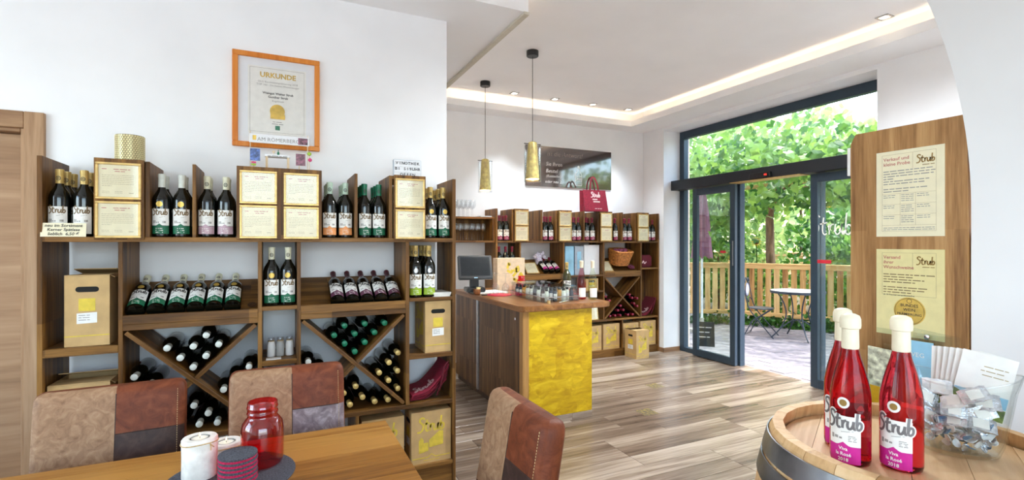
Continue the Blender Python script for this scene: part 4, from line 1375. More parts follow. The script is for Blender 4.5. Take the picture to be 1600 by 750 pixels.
# ------------------------------------------------------------------ folded red tote bags
def bag_pile(x0, x1, y, z, n, lab, group, hmax):
    for i in range(n):
        q = i / max(1, n - 1)
        w = x1 - x0
        mb = MB()
        pts = []
        K = 12
        for k in range(K + 1):
            t = k / K
            xx = x0 + w * (0.02 + 0.9 * t + 0.06 * q) + 0.006 * math.sin(5 * t + 2.1 * i)
            zz = z + 0.008 + 0.018 * i * (0.35 + 0.65 * t) + (hmax - 0.018 * n) * max(0.0, t - 0.35) ** 1.5 * 1.6 * (0.75 + 0.25 * q)
            zz += 0.006 * math.sin(9 * t + 1.7 * i) * t
            pts.append((xx, zz))
        t_ = 0.0055
        for k in range(K):
            (xa, za), (xb, zb) = pts[k], pts[k + 1]
            mb.add([(xa, 0, za - t_), (xb, 0, zb - t_), (xb, 0, zb + t_), (xa, 0, za + t_), (xa, 0.22, za - t_), (xb, 0.22, zb - t_), (xb, 0.22, zb + t_), (xa, 0.22, za + t_)],
                   [(0, 1, 2, 3), (7, 6, 5, 4), (3, 2, 6, 7), (0, 4, 5, 1)] + ([(0, 3, 7, 4)] if k == 0 else []) + ([(1, 5, 6, 2)] if k == K - 1 else []))
        b = thing('tote_bag', '%s, %s' % (lab, 'lowest of the pile' if i == 0 else 'top of the pile' if i == n - 1 else '%s from below' % ('second', 'third', 'fourth', 'fifth', 'sixth')[i - 1]), 'bag', (0, y + 0.006 * (n - i), 0), group=group)
        mb.build('folded_cloth', 'wine_fabric' if i % 2 else 'wine_fabric_dark', b, smooth=50)
        if i == n - 1:
            pm = MB()
            def on(a, b_):
                k = min(K - 1, max(0, int(a * K)))
                u = a * K - k
                (xa, za), (xb, zb) = pts[k], pts[k + 1]
                return (xa + (xb - xa) * u, 0.02 + b_, za + (zb - za) * u + t_ + 0.001)
            mark(pm, 0.10, 0.05, 0.5, lambda a, b_: on(a, b_ * 0.3), wt=0.3)
            dashes(pm, 0.12, 0.5, 0.04, 0.03, lambda a, b_: on(a, b_ * 0.6), random.Random(3))
            pm.build('bag_print', 'fabric_print', b)
        hp = [(x0 + w * (0.70 + 0.1 * q), -0.004, z + 0.02 + 0.02 * i), (x0 + w * 0.85, -0.007, z + 0.05 + 0.02 * i + hmax * 0.2), (x0 + w * 0.97, -0.004, z + 0.07 + 0.018 * i + hmax * 0.3)]
        MB().tube(spline(hp, 4), 0.005, 6).build('strap', 'wine_fabric_dark', b, smooth=60)
bag_pile(0.745, 0.995, LY + 0.01, 0.817, 0, '', '', 0)
bag_pile(0.742, 0.995, LY + 0.012, 0.519, 6, 'folded wine-red tote bag under the narrow carton', 'folded tote bags on the near shelf', 0.25)
bag_pile(4.50, 4.755, BY + 0.012, 0.497, 5, 'folded wine-red tote bag in the back shelf lower compartment', 'folded tote bags on the back shelf', 0.28)
b = thing('tote_bag', 'wine-red folded bag in the back shelf upper right compartment', 'bag', (4.51, BY + 0.04, 1.1585))
MB().box(0, 0.20, 0, 0.16, 0, 0.17).build('folded_cloth', 'wine_fabric_dark', b, bevel=0.02, seg=2, smooth=60)
MB().ribbon(spline([(0.02, 0.06), (0.04, 0.09), (0.06, 0.055), (0.09, 0.08)], 5), 0.014, lambda a, b_: (a, -0.002, b_)).build('bag_print', 'fabric_print', b)
# tote bag on top of the back shelf
tb = thing('tote_bag', 'wine-red shopping bag with handles standing on the back-wall shelf', 'bag', (3.735, BY + 0.07, 1.9045), (0, 0, -0.10))
W2, D2, H2 = 0.165, 0.075, 0.275
mb = MB().add([(-W2 + 0.02, -D2, 0), (W2 + 0.03, -D2, 0), (W2, -D2 * 0.6, H2), (-W2, -D2 * 0.6, H2), (-W2 + 0.02, D2, 0), (W2 + 0.03, D2, 0), (W2, D2 * 0.6, H2), (-W2, D2 * 0.6, H2), (-W2 + 0.035, 0, 0.0), (-W2 + 0.035, 0, H2 - 0.02), (W2 + 0.01, 0, 0), (W2 - 0.015, 0, H2 - 0.02)],
              [(0, 1, 2, 3), (5, 4, 7, 6), (0, 3, 9, 8), (8, 9, 7, 4), (1, 10, 11, 2), (10, 5, 6, 11), (0, 8, 4, 5, 10, 1)])
mb.build('bag_body', 'wine_fabric', tb)
for y, mt in ((-D2 * 0.6 - 0.002, 'wine_fabric'), (D2 * 0.6, 'wine_fabric_dark')):
    pts = spline([(-0.06, y, H2 - 0.06), (-0.058, y, H2 + 0.02), (-0.045, y * 0.9, H2 + 0.12), (-0.01, y * 0.7, H2 + 0.17), (0.03, y * 0.9, H2 + 0.12), (0.058, y, H2 + 0.02), (0.06, y, H2 - 0.06)], 4)
    mb = MB()
    for i in range(len(pts) - 1):
        p, q = Vector(pts[i]), Vector(pts[i + 1])
        t = (q - p).normalized()
        n_ = t.cross(Vector((0, 1, 0))) * 0.010
        mb.add([p - n_, q - n_, q + n_, p + n_, p - n_ + Vector((0, 0.003, 0)), q - n_ + Vector((0, 0.003, 0)), q + n_ + Vector((0, 0.003, 0)), p + n_ + Vector((0, 0.003, 0))], [(0, 1, 2, 3), (7, 6, 5, 4), (0, 4, 5, 1), (2, 6, 7, 3)])
    mb.build('handle', mt, tb)
pm = MB()
pf = lambda a, b_: (a, -D2 + (D2 * 0.4) * b_ / H2 - 0.0015, b_)
mark(pm, -0.05, 0.185, 0.13, pf, wt=0.42)
dashes(pm, -0.03, 0.07, 0.145, 0.030, pf, random.Random(3))
dashes(pm, -0.02, 0.075, 0.115, 0.030, pf, random.Random(6))
dashes(pm, 0.0, 0.10, 0.03, 0.012, pf, random.Random(7))
pm.build('bag_print', 'fabric_print', tb)

# ------------------------------------------------------------------ things on the back shelf
# tall gift boxes
for x0, x1, mt, lab in ((3.325, 3.455, 'leaflet_sky', 'pale blue gift box, left of three, on the back shelf'), (3.470, 3.60, 'silver_grey', 'silver-blue gift box between two others on the back shelf'), (3.612, 3.848, 'mat_paper', 'wide white gift box right of two narrower ones on the back shelf')):
    g = thing('gift_box', lab, 'box', ((x0 + x1) / 2, BY + 0.12, 1.0825), group='gift boxes on the back shelf')
    w = (x1 - x0) / 2
    hh = 0.36 if x0 < 3.6 else 0.375
    MB().box(-w, w, -0.045, 0.045, 0, hh).build('box_body', mt, g, bevel=0.002)
    MB().box(-w - 0.001, w + 0.001, -0.046, 0.046, hh, hh + 0.012).build('box_lid', mt, g, bevel=0.002)
    if x0 > 3.46 and x0 < 3.6:
        MB().box(-0.03, 0.03, -0.0465, -0.0455, 0.08, 0.30).build('box_print', 'leaflet_sky', g)
# tilted card and bundle with bottles on the ledge
AB = math.atan2(1.285 - 1.08, DEP - 0.023)
inst('framed_card', CARD, (2.86, BY + 0.06, 1.115), (-(PI / 2 - AB) + 0.25, 0, 0), 'gold-framed card lying tilted beside the wrapped bundle', 'framed card', 'tilted framed cards on the back shelf')
inst('framed_card', CARD, (3.98, BY + 0.06, 1.115), (-(PI / 2 - AB) + 0.25, 0, 0), 'gold-framed card lying tilted left of the wicker basket', 'framed card', 'tilted framed cards on the back shelf')
B_MAG = bottle_proto('cap_red', 'band_magenta', ink='ink')
for x, nm in ((3.03, 'left'), (3.115, 'middle'), (3.20, 'right')):
    o = inst('wine_bottle', B_MAG, (x, BY + 0.040, 1.142), (-(PI / 2 - AB), 0, 0.0), 'bottle with magenta label foot leaning on the back ledge, %s' % nm, 'bottle', 'magenta bottles on the back ledge')
    o.scale = (0.9,) * 3
bu = thing('wrapped_bundle', 'cellophane-wrapped gift bundle with bow on the back ledge', 'gift', (3.02, BY + 0.22, 1.285))
r4 = random.Random(9)
for k in range(9):
    a = r4.uniform(0, 2 * PI)
    rr_ = r4.uniform(0.01, 0.05)
    MB().lathe([(0.0, -0.02), (0.022, -0.008), (0.026, 0.006), (0.012, 0.02), (0.0, 0.024)], 7).build('bow_loop', 'cellophane', bu, loc=(rr_ * math.cos(a) * 1.6, rr_ * math.sin(a) * 0.6 - 0.03, 0.05 + r4.uniform(-0.02, 0.04)), rot=(r4.uniform(0, 3), r4.uniform(0, 3), 0))
MB().lathe([(0.04, -0.06), (0.05, 0.0), (0.02, 0.04), (0.03, 0.08)], 9).build('wrapping', 'cellophane', bu)
# wicker basket
wb = thing('wicker_basket', 'brown wicker basket lined with a checked cloth on the back ledge', 'basket', (4.205, BY + 0.14, 1.205), (0.25, 0, 0.15))
rows, K = 9, 22
def bk(a, t):
    sx, sy = 0.120 + 0.035 * t, 0.085 + 0.03 * t
    c_, s_ = math.cos(a), math.sin(a)
    e = 0.5
    return (sx * math.copysign(abs(c_) ** e, c_), sy * math.copysign(abs(s_) ** e, s_), 0.19 * t)
for r in range(rows):
    pts = []
    for k in range(K * 2):
        a = PI * k / K
        p = Vector(bk(a, (r + 0.5) / rows))
        wob = 0.004 * (1 if (k + r) % 2 else -1)
        pts.append((p.x * (1 + wob * 6), p.y * (1 + wob * 6), p.z))
    MB().tube(pts, 0.0105, 5, closed=True).build('wicker_strand', 'wicker', wb, smooth=70)
for k in range(K):
    a = 2 * PI * (k + 0.25) / K
    MB().tube([bk(a, 0), bk(a, 0.5), bk(a, 1.0)], 0.005, 5).build('wicker_stake', 'wicker_dark', wb)
MB().tube([bk(2 * PI * k / 32, 1.02) for k in range(32)], 0.012, 6, closed=True).build('rim', 'wicker', wb, smooth=70)
MB().add([bk(2 * PI * k / 24, 0.05) for k in range(24)], [tuple(reversed(range(24)))]).build('basket_floor', 'wicker_dark', wb)
for k in range(5):
    MB().lathe([(0.0, -0.03), (0.035, -0.015), (0.04, 0.01), (0.02, 0.03), (0, 0.035)], 9).build('cloth_fold', 'check_cloth', wb, loc=(-0.09 + 0.045 * k, 0.01 * (-1) ** k, 0.185), rot=(0.3 * k, 0.5, 0.2), smooth=80)
for x, nm in ((4.40, 'right of the wicker basket'),):
    o = MB().box(-0.05, 0.05, -0.035, 0.035, -0.02, 0.02).build('wrapped_packet', 'check_cloth', loc=(x - 0.01, BY + 0.10, 1.168), rot=(AB, 0, 0.3), bevel=0.012, seg=2, smooth=60)
    tag(o, 'small wrapped packet ' + nm + ' on the ledge', 'packet')
# leaning framed print low in the back shelf
inst('framed_card', card_proto(0.2, 0.27), (3.70, BY + 0.03, 0.4965), (-0.15, 0, 0), 'pale framed card leaning low in the back shelf beside the counter', 'framed card')
# stemware on the glass cabinet
def glass_mesh(h, rb, flute=False):
    if flute:
        p = [(0.030, 0), (0.028, 0.003), (0.005, 0.006), (0.0035, 0.02), (0.0035, h * 0.40), (0.012, h * 0.46), (rb, h * 0.60), (rb * 1.05, h * 0.8), (rb * 0.9, h)]
    else:
        p = [(0.033, 0), (0.031, 0.003), (0.005, 0.006), (0.0035, 0.02), (0.0035, h * 0.45), (0.014, h * 0.49), (rb * 0.85, h * 0.60), (rb, h * 0.72), (rb * 0.78, h)]
    return MB().lathe(p, 18, close=False).mesh('wine_glass', 'stemware', smooth=60)
GM = glass_mesh(0.20, 0.036)
GS = glass_mesh(0.165, 0.032)
def glass(me, loc, lab, group, up=True, h=0.2):
    o = put('wine_glass', me, None, loc, (0, 0, 0) if up else (PI, 0, 0))
    return tag(o, lab, 'glass', group)
nm = ['leftmost', 'second', 'third', 'fourth', 'fifth', 'sixth']
for i in range(5):
    for j in range(2):
        glass(GM, (1.86 + 0.055 * i + 0.02 * j, BY + 0.09 + 0.10 * j, 1.7975), 'wine glass standing on top of the glass cabinet, %s row, %s from the left' % (('front', 'back')[j], nm[i] if i else 'first'), 'glasses on top of the cabinet')
for i in range(6):
    for j in range(2):
        glass(GM, (1.862 + 0.070 * i, BY + 0.10 + 0.11 * j, 1.5225), 'wine glass inside the open cabinet, %s row, %s from the left' % (('front', 'back')[j], nm[i] if i else 'first'), 'glasses inside the cabinet')
tag(MB().box(2.16, 2.31, BY + 0.06, BY + 0.26, 1.7975, 1.812).build('glass_tray', 'silver_grey', bevel=0.003), 'flat silver-grey tray on the glass cabinet right end', 'tray')

# chalkboard
cb_ = thing('chalkboard', 'long glossy dark brown chalkboard on the back wall behind the pendant', 'chalkboard', (3.558, 5.699, 2.230))
MB().box(-0.669, 0.669, -0.012, 0, 0, 0.525).build('board', 'chalkboard_face', cb_, bevel=0.002)
for t, x, z, s, mt, sh_ in (('ist die Antwort!', -0.36, 0.405, 0.085, 'chalk_dim', 0.25), ('Sie Ihren', -0.375, 0.275, 0.070, 'chalk', 0.2), ('Beutel', -0.375, 0.185, 0.070, 'chalk', 0.2), ('(Kostenlos)', -0.370, 0.125, 0.048, 'chalk', 0.2), ('oder neu 2.', -0.385, 0.050, 0.055, 'chalk', 0.2)):
    put('chalk_writing', text_mesh(t, s, mt, 'LEFT', sh_), cb_, (x, -0.0135, z), FRONT)
mb = MB()
bo = [(-0.05, 0.0), (0.05, 0.0), (0.05, 0.14), (0.04, 0.17), (0.018, 0.195), (0.018, 0.235), (-0.018, 0.235), (-0.018, 0.195), (-0.04, 0.17), (-0.05, 0.14), (-0.05, 0.0)]
cf = lambda a, b_: (a + 0.13, -0.0135, b_ + 0.035)
mb.ribbon(bo, 0.006, cf)
mb.ribbon([(-0.05, 0.065), (0.05, 0.065)], 0.005, cf)
mb.ribbon([(-0.05, 0.125), (0.05, 0.125)], 0.005, cf)
mark(mb, -0.035, 0.08, 0.07, cf, wt=0.3)
mb.add([cf(0.017 * math.cos(2 * PI * k / 12), 0.25 + 0.017 * math.sin(2 * PI * k / 12)) for k in range(12)], [tuple(range(12))])
mb.build('chalk_drawing', 'chalk', cb_)

# ------------------------------------------------------------------ lamps
def downlight(x, y, lab, cone=72, power=62):
    d = thing('downlight', lab, 'ceiling light', (x, y, CZH), group='recessed ceiling spots')
    mb = MB()
    a, b_ = 0.045, 0.028
    mb.box(-a, a, -a, -b_, -0.006, 0).box(-a, a, b_, a, -0.006, 0).box(-a, -b_, -b_, b_, -0.006, 0).box(b_, a, -b_, b_, -0.006, 0)
    mb.build('trim_plate', 'brushed', d)
    MB().lathe([(0.0, 0), (0.028, 0), (0.028, 0.003), (0.0, 0.003)], 16).build('bulb_lens', 'led_spot', d, loc=(0, 0, -0.004))
    l = lamp('spot_light', 'SPOT', (0, 0, -0.02), (0, 0, 0), power, (0.85, 0.935, 1.0), spot_size=math.radians(cone), spot_blend=0.8, shadow_soft_size=0.03)
    l.parent = d
for x, nm_ in ((2.53, 'leftmost'), (3.08, 'second from the left'), (3.63, 'third from the left'), (4.19, 'fourth from the left')):
    downlight(x, 5.27, 'square recessed spot along the back wall, %s' % nm_)
downlight(4.27, 2.26, 'square recessed spot in the ceiling right of the entrance', 50)
for x, y, nm_ in ((2.25, 2.55, 'above the counter front'), (2.95, 2.28, 'above the open floor'), (3.6, 1.98, 'before the glass entrance')):  # floods out of view, added to brighten the rear of the room
    downlight(x, y, 'added unseen flood spot in the ceiling ' + nm_, 150, 88)

def pendant(x, y, zt, lab):
    p = thing('pendant_lamp', lab, 'lamp', (x, y, CZH), group='gold pendant lamps over the counter')
    MB().lathe([(0.0, -0.05), (0.052, -0.05), (0.055, -0.046), (0.055, 0), (0.0, 0)], 24).build('canopy', 'black_plastic', p, smooth=40)
    MB().tube([(0, 0, -0.05), (0, 0, zt - CZH)], 0.003, 6).build('cord', 'black_plastic', p, smooth=60)
    z0 = zt - CZH
    MB().tube([(-0.085, 0, z0 - 0.015), (0.085, 0, z0 - 0.015)], 0.004, 6).build('cross_pin', 'black_metal', p, smooth=60)
    MB().lathe([(0.0, z0 + 0.008), (0.022, z0 + 0.006), (0.040, z0 - 0.004), (0.042, z0 - 0.012), (0.050, z0 - 0.14), (0.062, z0 - 0.335), (0.059, z0 - 0.335), (0.046, z0 - 0.14), (0.038, z0 - 0.016), (0.0, z0 - 0.010)], 28).build('inner_shade', 'gold_leaf', p, smooth=45)
    MB().lathe([(0.077, z0 - 0.02), (0.077, z0 - 0.36)], 28, close=False).build('glass_cylinder', 'stemware', p, smooth=60)
    MB().lathe([(0.0, -0.02), (0.014, -0.014), (0.018, 0.0), (0.014, 0.014), (0.0, 0.02)], 12).build('bulb', 'bulb', p, loc=(0, 0, z0 - 0.25), smooth=60)
    l = lamp('bulb_light', 'POINT', (0, 0, z0 - 0.30), (0, 0, 0), 5, (1.0, 0.8, 0.55), shadow_soft_size=0.03)
    l.parent = p
pendant(2.126, 4.044, 2.415, 'gold pendant lamp in a clear glass cylinder before the chalkboard')
pendant(2.067, 5.039, 2.405, 'gold pendant lamp in a clear glass cylinder above the register')

# ------------------------------------------------------------------ dining table
tbl = thing('dining_table', 'solid oak dining table in the left foreground', 'table', (-0.55, 1.62, 0))
TX0, TX1, TY0, TY1 = -1.75, 0.415, 1.12, 2.105
rt = random.Random(21)
y = TY0
k = 0
while y < TY1 - 0.01:
    w = min(rt.uniform(0.075, 0.125), TY1 - y)
    if TY1 - y - w < 0.04:
        w = TY1 - y
    MB().box(TX0 + 0.55, TX1 + 0.55, y - 1.62, y + w - 0.0006 - 1.62, 0.722, 0.76).build('plank', 'oak_x', tbl, bevel=0.0008)
    y += w
for x in (TX0 + 0.01, TX1 - 0.11):
    for yy in (TY0 + 0.01, TY1 - 0.11):
        MB().box(x + 0.55, x + 0.65, yy - 1.62, yy - 1.52, 0, 0.722).build('leg', 'oak_z', tbl, bevel=0.004)
MB().box(TX0 + 0.66, TX1 + 0.44, TY0 + 0.05 - 1.62, TY0 + 0.08 - 1.62, 0.62, 0.722).build('apron', 'oak_x', tbl)
MB().box(TX0 + 0.66, TX1 + 0.44, TY1 - 0.08 - 1.62, TY1 - 0.05 - 1.62, 0.62, 0.722).build('apron', 'oak_x', tbl)

# ------------------------------------------------------------------ patchwork leather chairs
def chair(label, loc, rotz, w, mats, htop=0.97):
    """front of the backrest faces local -Y; backrest top edge above the origin"""
    c = thing('leather_chair', label, 'chair', loc, (0, 0, rotz), 'patchwork leather chairs')
    th, cr = 0.085, 0.028
    z0, z1 = 0.44, htop
    tilt = 0.17
    # ring of the backrest cross-section
    xs = [-w / 2 + cr, -w / 4, 0.012, w / 4, w / 2 - cr]
    ring = []
    tags_ = []
    for i, x in enumerate(xs):
        ring.append((x, -th / 2, 0, 1))
    for a in (-PI / 3, -PI / 6, 0):
        ring.append((w / 2 - cr + cr * math.cos(a), -th / 2 + cr + cr * math.sin(a), 1, 0))
    for a in (0, PI / 6, PI / 3, PI / 2):
        ring.append((w / 2 - cr + cr * math.cos(a), th / 2 - cr + cr * math.sin(a), 1, 0))
    for x in reversed(xs[:-1]):
        ring.append((x, th / 2, 0, 0))
    for a in (PI * 4 / 6, PI * 5 / 6, PI):
        ring.append((-w / 2 + cr + cr * math.cos(a), th / 2 - cr + cr * math.sin(a), 0, 0))
    for a in (PI, PI * 7 / 6, PI * 8 / 6):
        ring.append((-w / 2 + cr + cr * math.cos(a), -th / 2 + cr + cr * math.sin(a), 0, 0))
    n = len(ring)
    zs = [z0, 0.56, z1 - 0.315, z1 - 0.24, z1 - 0.165, z1 - 0.10, z1 - 0.05, z1 - 0.024, z1 - 0.010, z1 - 0.003, z1]
    ins = [0, 0, 0, 0, 0, 0, 0, 0.002, 0.008, 0.018, 0.032]
    def pt(i, j):
        x, y_, _, _ = ring[i]
        z = zs[j]
        f = ins[j]
        x2 = x * (1 - f / (w / 2))
        y2 = y_ * (1 - f / (th / 2) * 0.95)
        puff = -0.006 * math.cos(PI * x / w) if y_ < -th / 2 + 1e-6 else 0
        sl = math.tan(tilt) * (z - z1)
        return (x2, y2 + puff + sl, z)
    panels = {}
    def face(i, j):
        i2 = (i + 1) % n
        xm = (ring[i][0] + ring[i2][0]) / 2
        ym = (ring[i][1] + ring[i2][1]) / 2
        zm = (zs[j] + zs[j + 1]) / 2
        if ym < -th / 2 + cr * 0.75 and abs(xm) < w / 2 - 0.004:
            if xm < 0.012:
                return 'front_left' if zm > z1 - 0.315 else 'front_strip'
            return 'front_upper' if zm > z1 - 0.165 else 'front_lower'
        if j >= len(zs) - 4 and ym < 0 and abs(xm) < w / 2 - cr:
            return 'front_left' if xm < 0.012 else 'front_upper'
        if abs(xm) > w / 2 - cr - 0.001 and abs(ym) < th:
            return 'side_right' if xm > 0 else 'side_left'
        return 'back'
    for j in range(len(zs) - 1):
        for i in range(n):
            panels.setdefault(face(i, j), []).append((i, j))
    for nm_, cells in panels.items():
        vid = {}
        mb = MB()
        def vi(i, j):
            kk = (i % n, j)
            if kk not in vid:
                vid[kk] = len(mb.v)
                mb.v.append(pt(i % n, j))
            return vid[kk]
        for i, j in cells:
            mb.f.append((vi(i, j), vi(i + 1, j), vi(i + 1, j + 1), vi(i, j + 1)))
            mb.mi.append(0)
        if nm_ == 'back':
            mb.f.append(tuple(vi(i, len(zs) - 1) for i in range(n)))
            mb.mi.append(0)
        mt = mats[{'front_left': 0, 'front_upper': 1, 'front_lower': 2, 'front_strip': 3, 'side_right': 4, 'side_left': 4, 'back': 4}[nm_]]
        o = mb.build('leather_panel' if nm_ != 'back' else 'backrest_cover', mt, c, smooth=60)
    # seams
    sl = lambda z: math.tan(tilt) * (z - z1)
    yf = -th / 2 - 0.0055
    MB().tube([(0.012, yf + sl(z), z) for z in (0.56, z1 - 0.315, z1 - 0.165, z1 - 0.05, z1 - 0.022)], 0.0018, 5).build('seam', 'leather_dark', c)
    MB().tube([(x, -th / 2 - 0.006 * math.cos(PI * x / w) + sl(z1 - 0.165), z1 - 0.165) for x in (0.012, w / 4, w / 2 - cr)], 0.0018, 5).build('seam', 'leather_dark', c)
    MB().tube([(x, -th / 2 - 0.006 * math.cos(PI * x / w) + sl(z1 - 0.315), z1 - 0.315) for x in (0.012, -w / 4, -w / 2 + cr)], 0.0018, 5).build('seam', 'leather_dark', c)
    sx = w / 2 - cr + 0.001
    st_z = [z1 - 0.03 - 0.0085 * q for q in range(44)]
    mb = MB()
    for z in st_z:
        mb.box(sx - 0.0008, sx + 0.0008, -th / 2 + sl(z) - 0.002, -th / 2 + sl(z), z - 0.003, z + 0.002)
    so = mb.build('stitching', 'twine', c)
    so['kind'] = 'stuff'
    # seat and legs
    y1 = sl(0.46) + 0.02
    mb = MB().box(-w / 2, w / 2, y1 - 0.45, y1, 0.38, 0.475)
    mb.build('seat', mats[1], c, bevel=0.02, seg=2, smooth=60)
    for x in (-w / 2 + 0.035, w / 2 - 0.035):
        MB().box(x - 0.02, x + 0.02, y1 - 0.43, y1 - 0.39, 0, 0.385).build('leg', 'dark_leg', c, bevel=0.002)
        MB().box(x - 0.02, x + 0.02, y1 - 0.06, y1 - 0.02, 0, 0.385).build('leg', 'dark_leg', c, bevel=0.002)
    return c
chair('patchwork leather chair with tan, cognac and dark brown panels at the table left', (-0.550, 2.365, 0), 0.05, 0.460, ['leather_tan', 'leather_cognac', 'leather_dark', 'leather_strip', 'leather_cognac'], 0.958)
chair('patchwork leather chair with a mottled grey panel behind the red jar', (0.052, 2.345, 0), 0.0, 0.445, ['leather_tan', 'leather_cognac', 'leather_grey', 'leather_strip', 'leather_cognac'], 0.97)
chair('patchwork leather chair turned to the right end of the table', (0.745, 1.47, 0), -PI / 2, 0.43, ['leather_tan', 'leather_cognac', 'leather_dark', 'leather_strip', 'leather_cognac'], 0.975)

# ------------------------------------------------------------------ on the table
pm_ = MB().lathe([(0.0, 0), (0.185, 0), (0.186, 0.002), (0.185, 0.004), (0.0, 0.004)], 48).build('felt_mat', 'felt_grey', loc=(-0.125, 1.80, 0.7605), smooth=40)
tag(pm_, 'round dark grey felt mat under the candles and red jar', 'table mat')
def candle(loc, lab, r, h, lean_=0.004):
    c = thing('candle_holder', lab, 'candle holder', loc, group='white candle holders on the table')
    MB().lathe([(r - 0.002, 0), (r, 0.003), (r - 0.001, h * 0.5), (r, h - 0.004), (r - 0.003, h), (0.030, h), (0.028, h - 0.003), (0.028, h - 0.014), (0, h - 0.014)], 28).build('body', 'plaster_white', c, smooth=45)
    MB().lathe([(0.0265, h - 0.013), (0.0265, h - 0.001), (0.024, h - 0.001), (0.024, h - 0.006), (0.0, h - 0.006)], 24).build('tealight_cup', 'brushed', c, smooth=40)
    wx = MB().lathe([(0.0238, h - 0.0058), (0.0238, h - 0.004), (0.0, h - 0.004)], 20).build('wax', 'wax', c)
    MB().tube([(0, 0, h - 0.004), (0.001, 0, h + 0.004)], 0.0008, 5).build('wick', 'ink_black', c)
    MB().lathe([(0.0, h + 0.002), (0.0022, h + 0.005), (0.0015, h + 0.010), (0.0, h + 0.014)], 8).build('flame', 'flame', c, smooth=60)
    pts = [((r + 0.0012) * math.cos(a), (r + 0.0012) * math.sin(a), h - 0.012 - 0.003 * math.sin(a * 2 + 1)) for a in [2 * PI * k / 28 for k in range(28)]]
    MB().tube(pts, 0.0018, 5, closed=True).build('twine', 'twine', c, smooth=60)
    kx, ky = (r + 0.002) * math.cos(-0.9), (r + 0.002) * math.sin(-0.9)
    MB().tube(spline([(kx, ky, h - 0.012), (kx + 0.002, ky - 0.004, h - 0.020), (kx + 0.002, ky - 0.001, h - 0.032)], 3), 0.0017, 5).tube([(kx, ky, h - 0.013), (kx + 0.010, ky + 0.006, h - 0.026)], 0.0016, 5).build('twine_knot', 'twine', c, smooth=60)
candle((-0.215, 1.845, 0.765), 'white plaster candle holder with twine and lit tea light, front left', 0.050, 0.122)
candle((-0.150, 1.945, 0.765), 'white candle holder half hidden behind the coaster stack', 0.050, 0.062)
for i in range(13):
    o = MB().lathe([(0.0, 0), (0.054, 0), (0.0546, 0.0032), (0.054, 0.0064), (0.0, 0.0064)], 36).build('coaster', 'felt_grey' if i % 2 == 0 else 'felt_pink', loc=(-0.104 + 0.0012 * math.sin(i * 2.1), 1.752 + 0.0012 * math.cos(i * 1.7), 0.765 + 0.0067 * i), smooth=40)
    tag(o, ('dark grey' if i % 2 == 0 else 'pink') + ' round felt coaster in the stack, ' + ('topmost' if i == 12 else 'lowest' if i == 0 else '%s from the bottom' % ['', 'second', 'third', 'fourth', 'fifth', 'sixth', 'seventh', 'eighth', 'ninth', 'tenth', 'eleventh', 'twelfth'][i]), 'coaster', 'felt coasters in a stack')
jar = thing('glass_jar', 'red glass preserving jar standing before the middle chair', 'jar', (-0.038, 1.858, 0.765))
JP = [(0.0, 0.003), (0.050, 0.0), (0.060, 0.006), (0.064, 0.020), (0.065, 0.115), (0.061, 0.138), (0.050, 0.154), (0.0455, 0.160), (0.0455, 0.168), (0.0475, 0.170), (0.0475, 0.174), (0.0455, 0.176), (0.0455, 0.186), (0.0475, 0.188), (0.0475, 0.192), (0.0455, 0.195), (0.0455, 0.206), (0.0435, 0.208)]
MB().lathe(JP, 40, close=False).build('jar_wall', 'red_glass', jar, smooth=70)

# ------------------------------------------------------------------ barrel and what stands on it
BX, BYc, RIM = 1.345, 0.645, 1.040
brl = thing('wine_barrel', 'oak wine barrel with steel hoops used as a stand at the right', 'barrel', (BX, BYc, 0))
HEAD = 1.008
def brad(z):
    t = (z - RIM / 2) / (RIM / 2)
    return 0.372 - 0.072 * t * t
NS = 26
for k in range(NS):
    a0, a1 = 2 * PI * k / NS + 0.002, 2 * PI * (k + 1) / NS - 0.002
    mb = MB()
    zs_ = [0.0, 0.12, 0.30, 0.52, 0.74, 0.92, RIM - 0.012, RIM]
    vs, fs = [], []
    for z in zs_:
        ro, ri = brad(z), brad(z) - 0.030
        if z == RIM:
            ro, ri = ro - 0.003, ri + 0.002
        for rr_, a in ((ro, a0), (ro, a1), (ri, a1), (ri, a0)):
            vs.append((rr_ * math.cos(a), rr_ * math.sin(a), z))
    for i in range(len(zs_) - 1):
        for q in range(4):
            p, p2 = i * 4 + q, i * 4 + (q + 1) % 4
            fs.append((p, p2, p2 + 4, p + 4))
    fs += [(3, 2, 1, 0), tuple(range(len(vs) - 4, len(vs)))]
    mb.add(vs, fs).build('stave', 'stave_oak', brl)
hw = 0.272
ys = [-hw, -0.19, -0.09, 0.015, 0.11, 0.20, hw]
for i in range(len(ys) - 1):
    a, b_ = ys[i] + 0.0005, ys[i + 1] - 0.0005
    K = 8
    top = []
    for q in range(K + 1):
        yy = a + (b_ - a) * q / K
        top.append((math.sqrt(max(0, hw * hw - yy * yy)), yy))
    poly = top + [(-x, yy) for x, yy in reversed(top)]
    MB().prism(poly, lambda p, q, t: (p, q, t), HEAD - 0.025, HEAD).build('head_board', 'barrel_oak', brl, rot=(0, 0, 0.5))
def hoop(z0, z1):
    mb = MB()
    N_ = 56
    vs, fs = [], []
    for k in range(N_):
        a = 2 * PI * k / N_
        for z, e in ((z0, 0.0015), (z0, 0.0045), (z1, 0.0045), (z1, 0.0015)):
            r = brad(z) + e
            vs.append((r * math.cos(a), r * math.sin(a), z))
    for k in range(N_):
        for q in range(4):
            fs.append((k * 4 + q, ((k + 1) % N_) * 4 + q, ((k + 1) % N_) * 4 + (q + 1) % 4, k * 4 + (q + 1) % 4))
    return mb.add(vs, fs).build('hoop', 'steel_hoop', brl, smooth=50)
for z0, z1 in ((0.975, 1.022), (0.920, 0.966), (0.76, 0.81), (0.62, 0.665), (0.375, 0.42), (0.23, 0.28), (0.015, 0.12)):
    hoop(z0, z1)
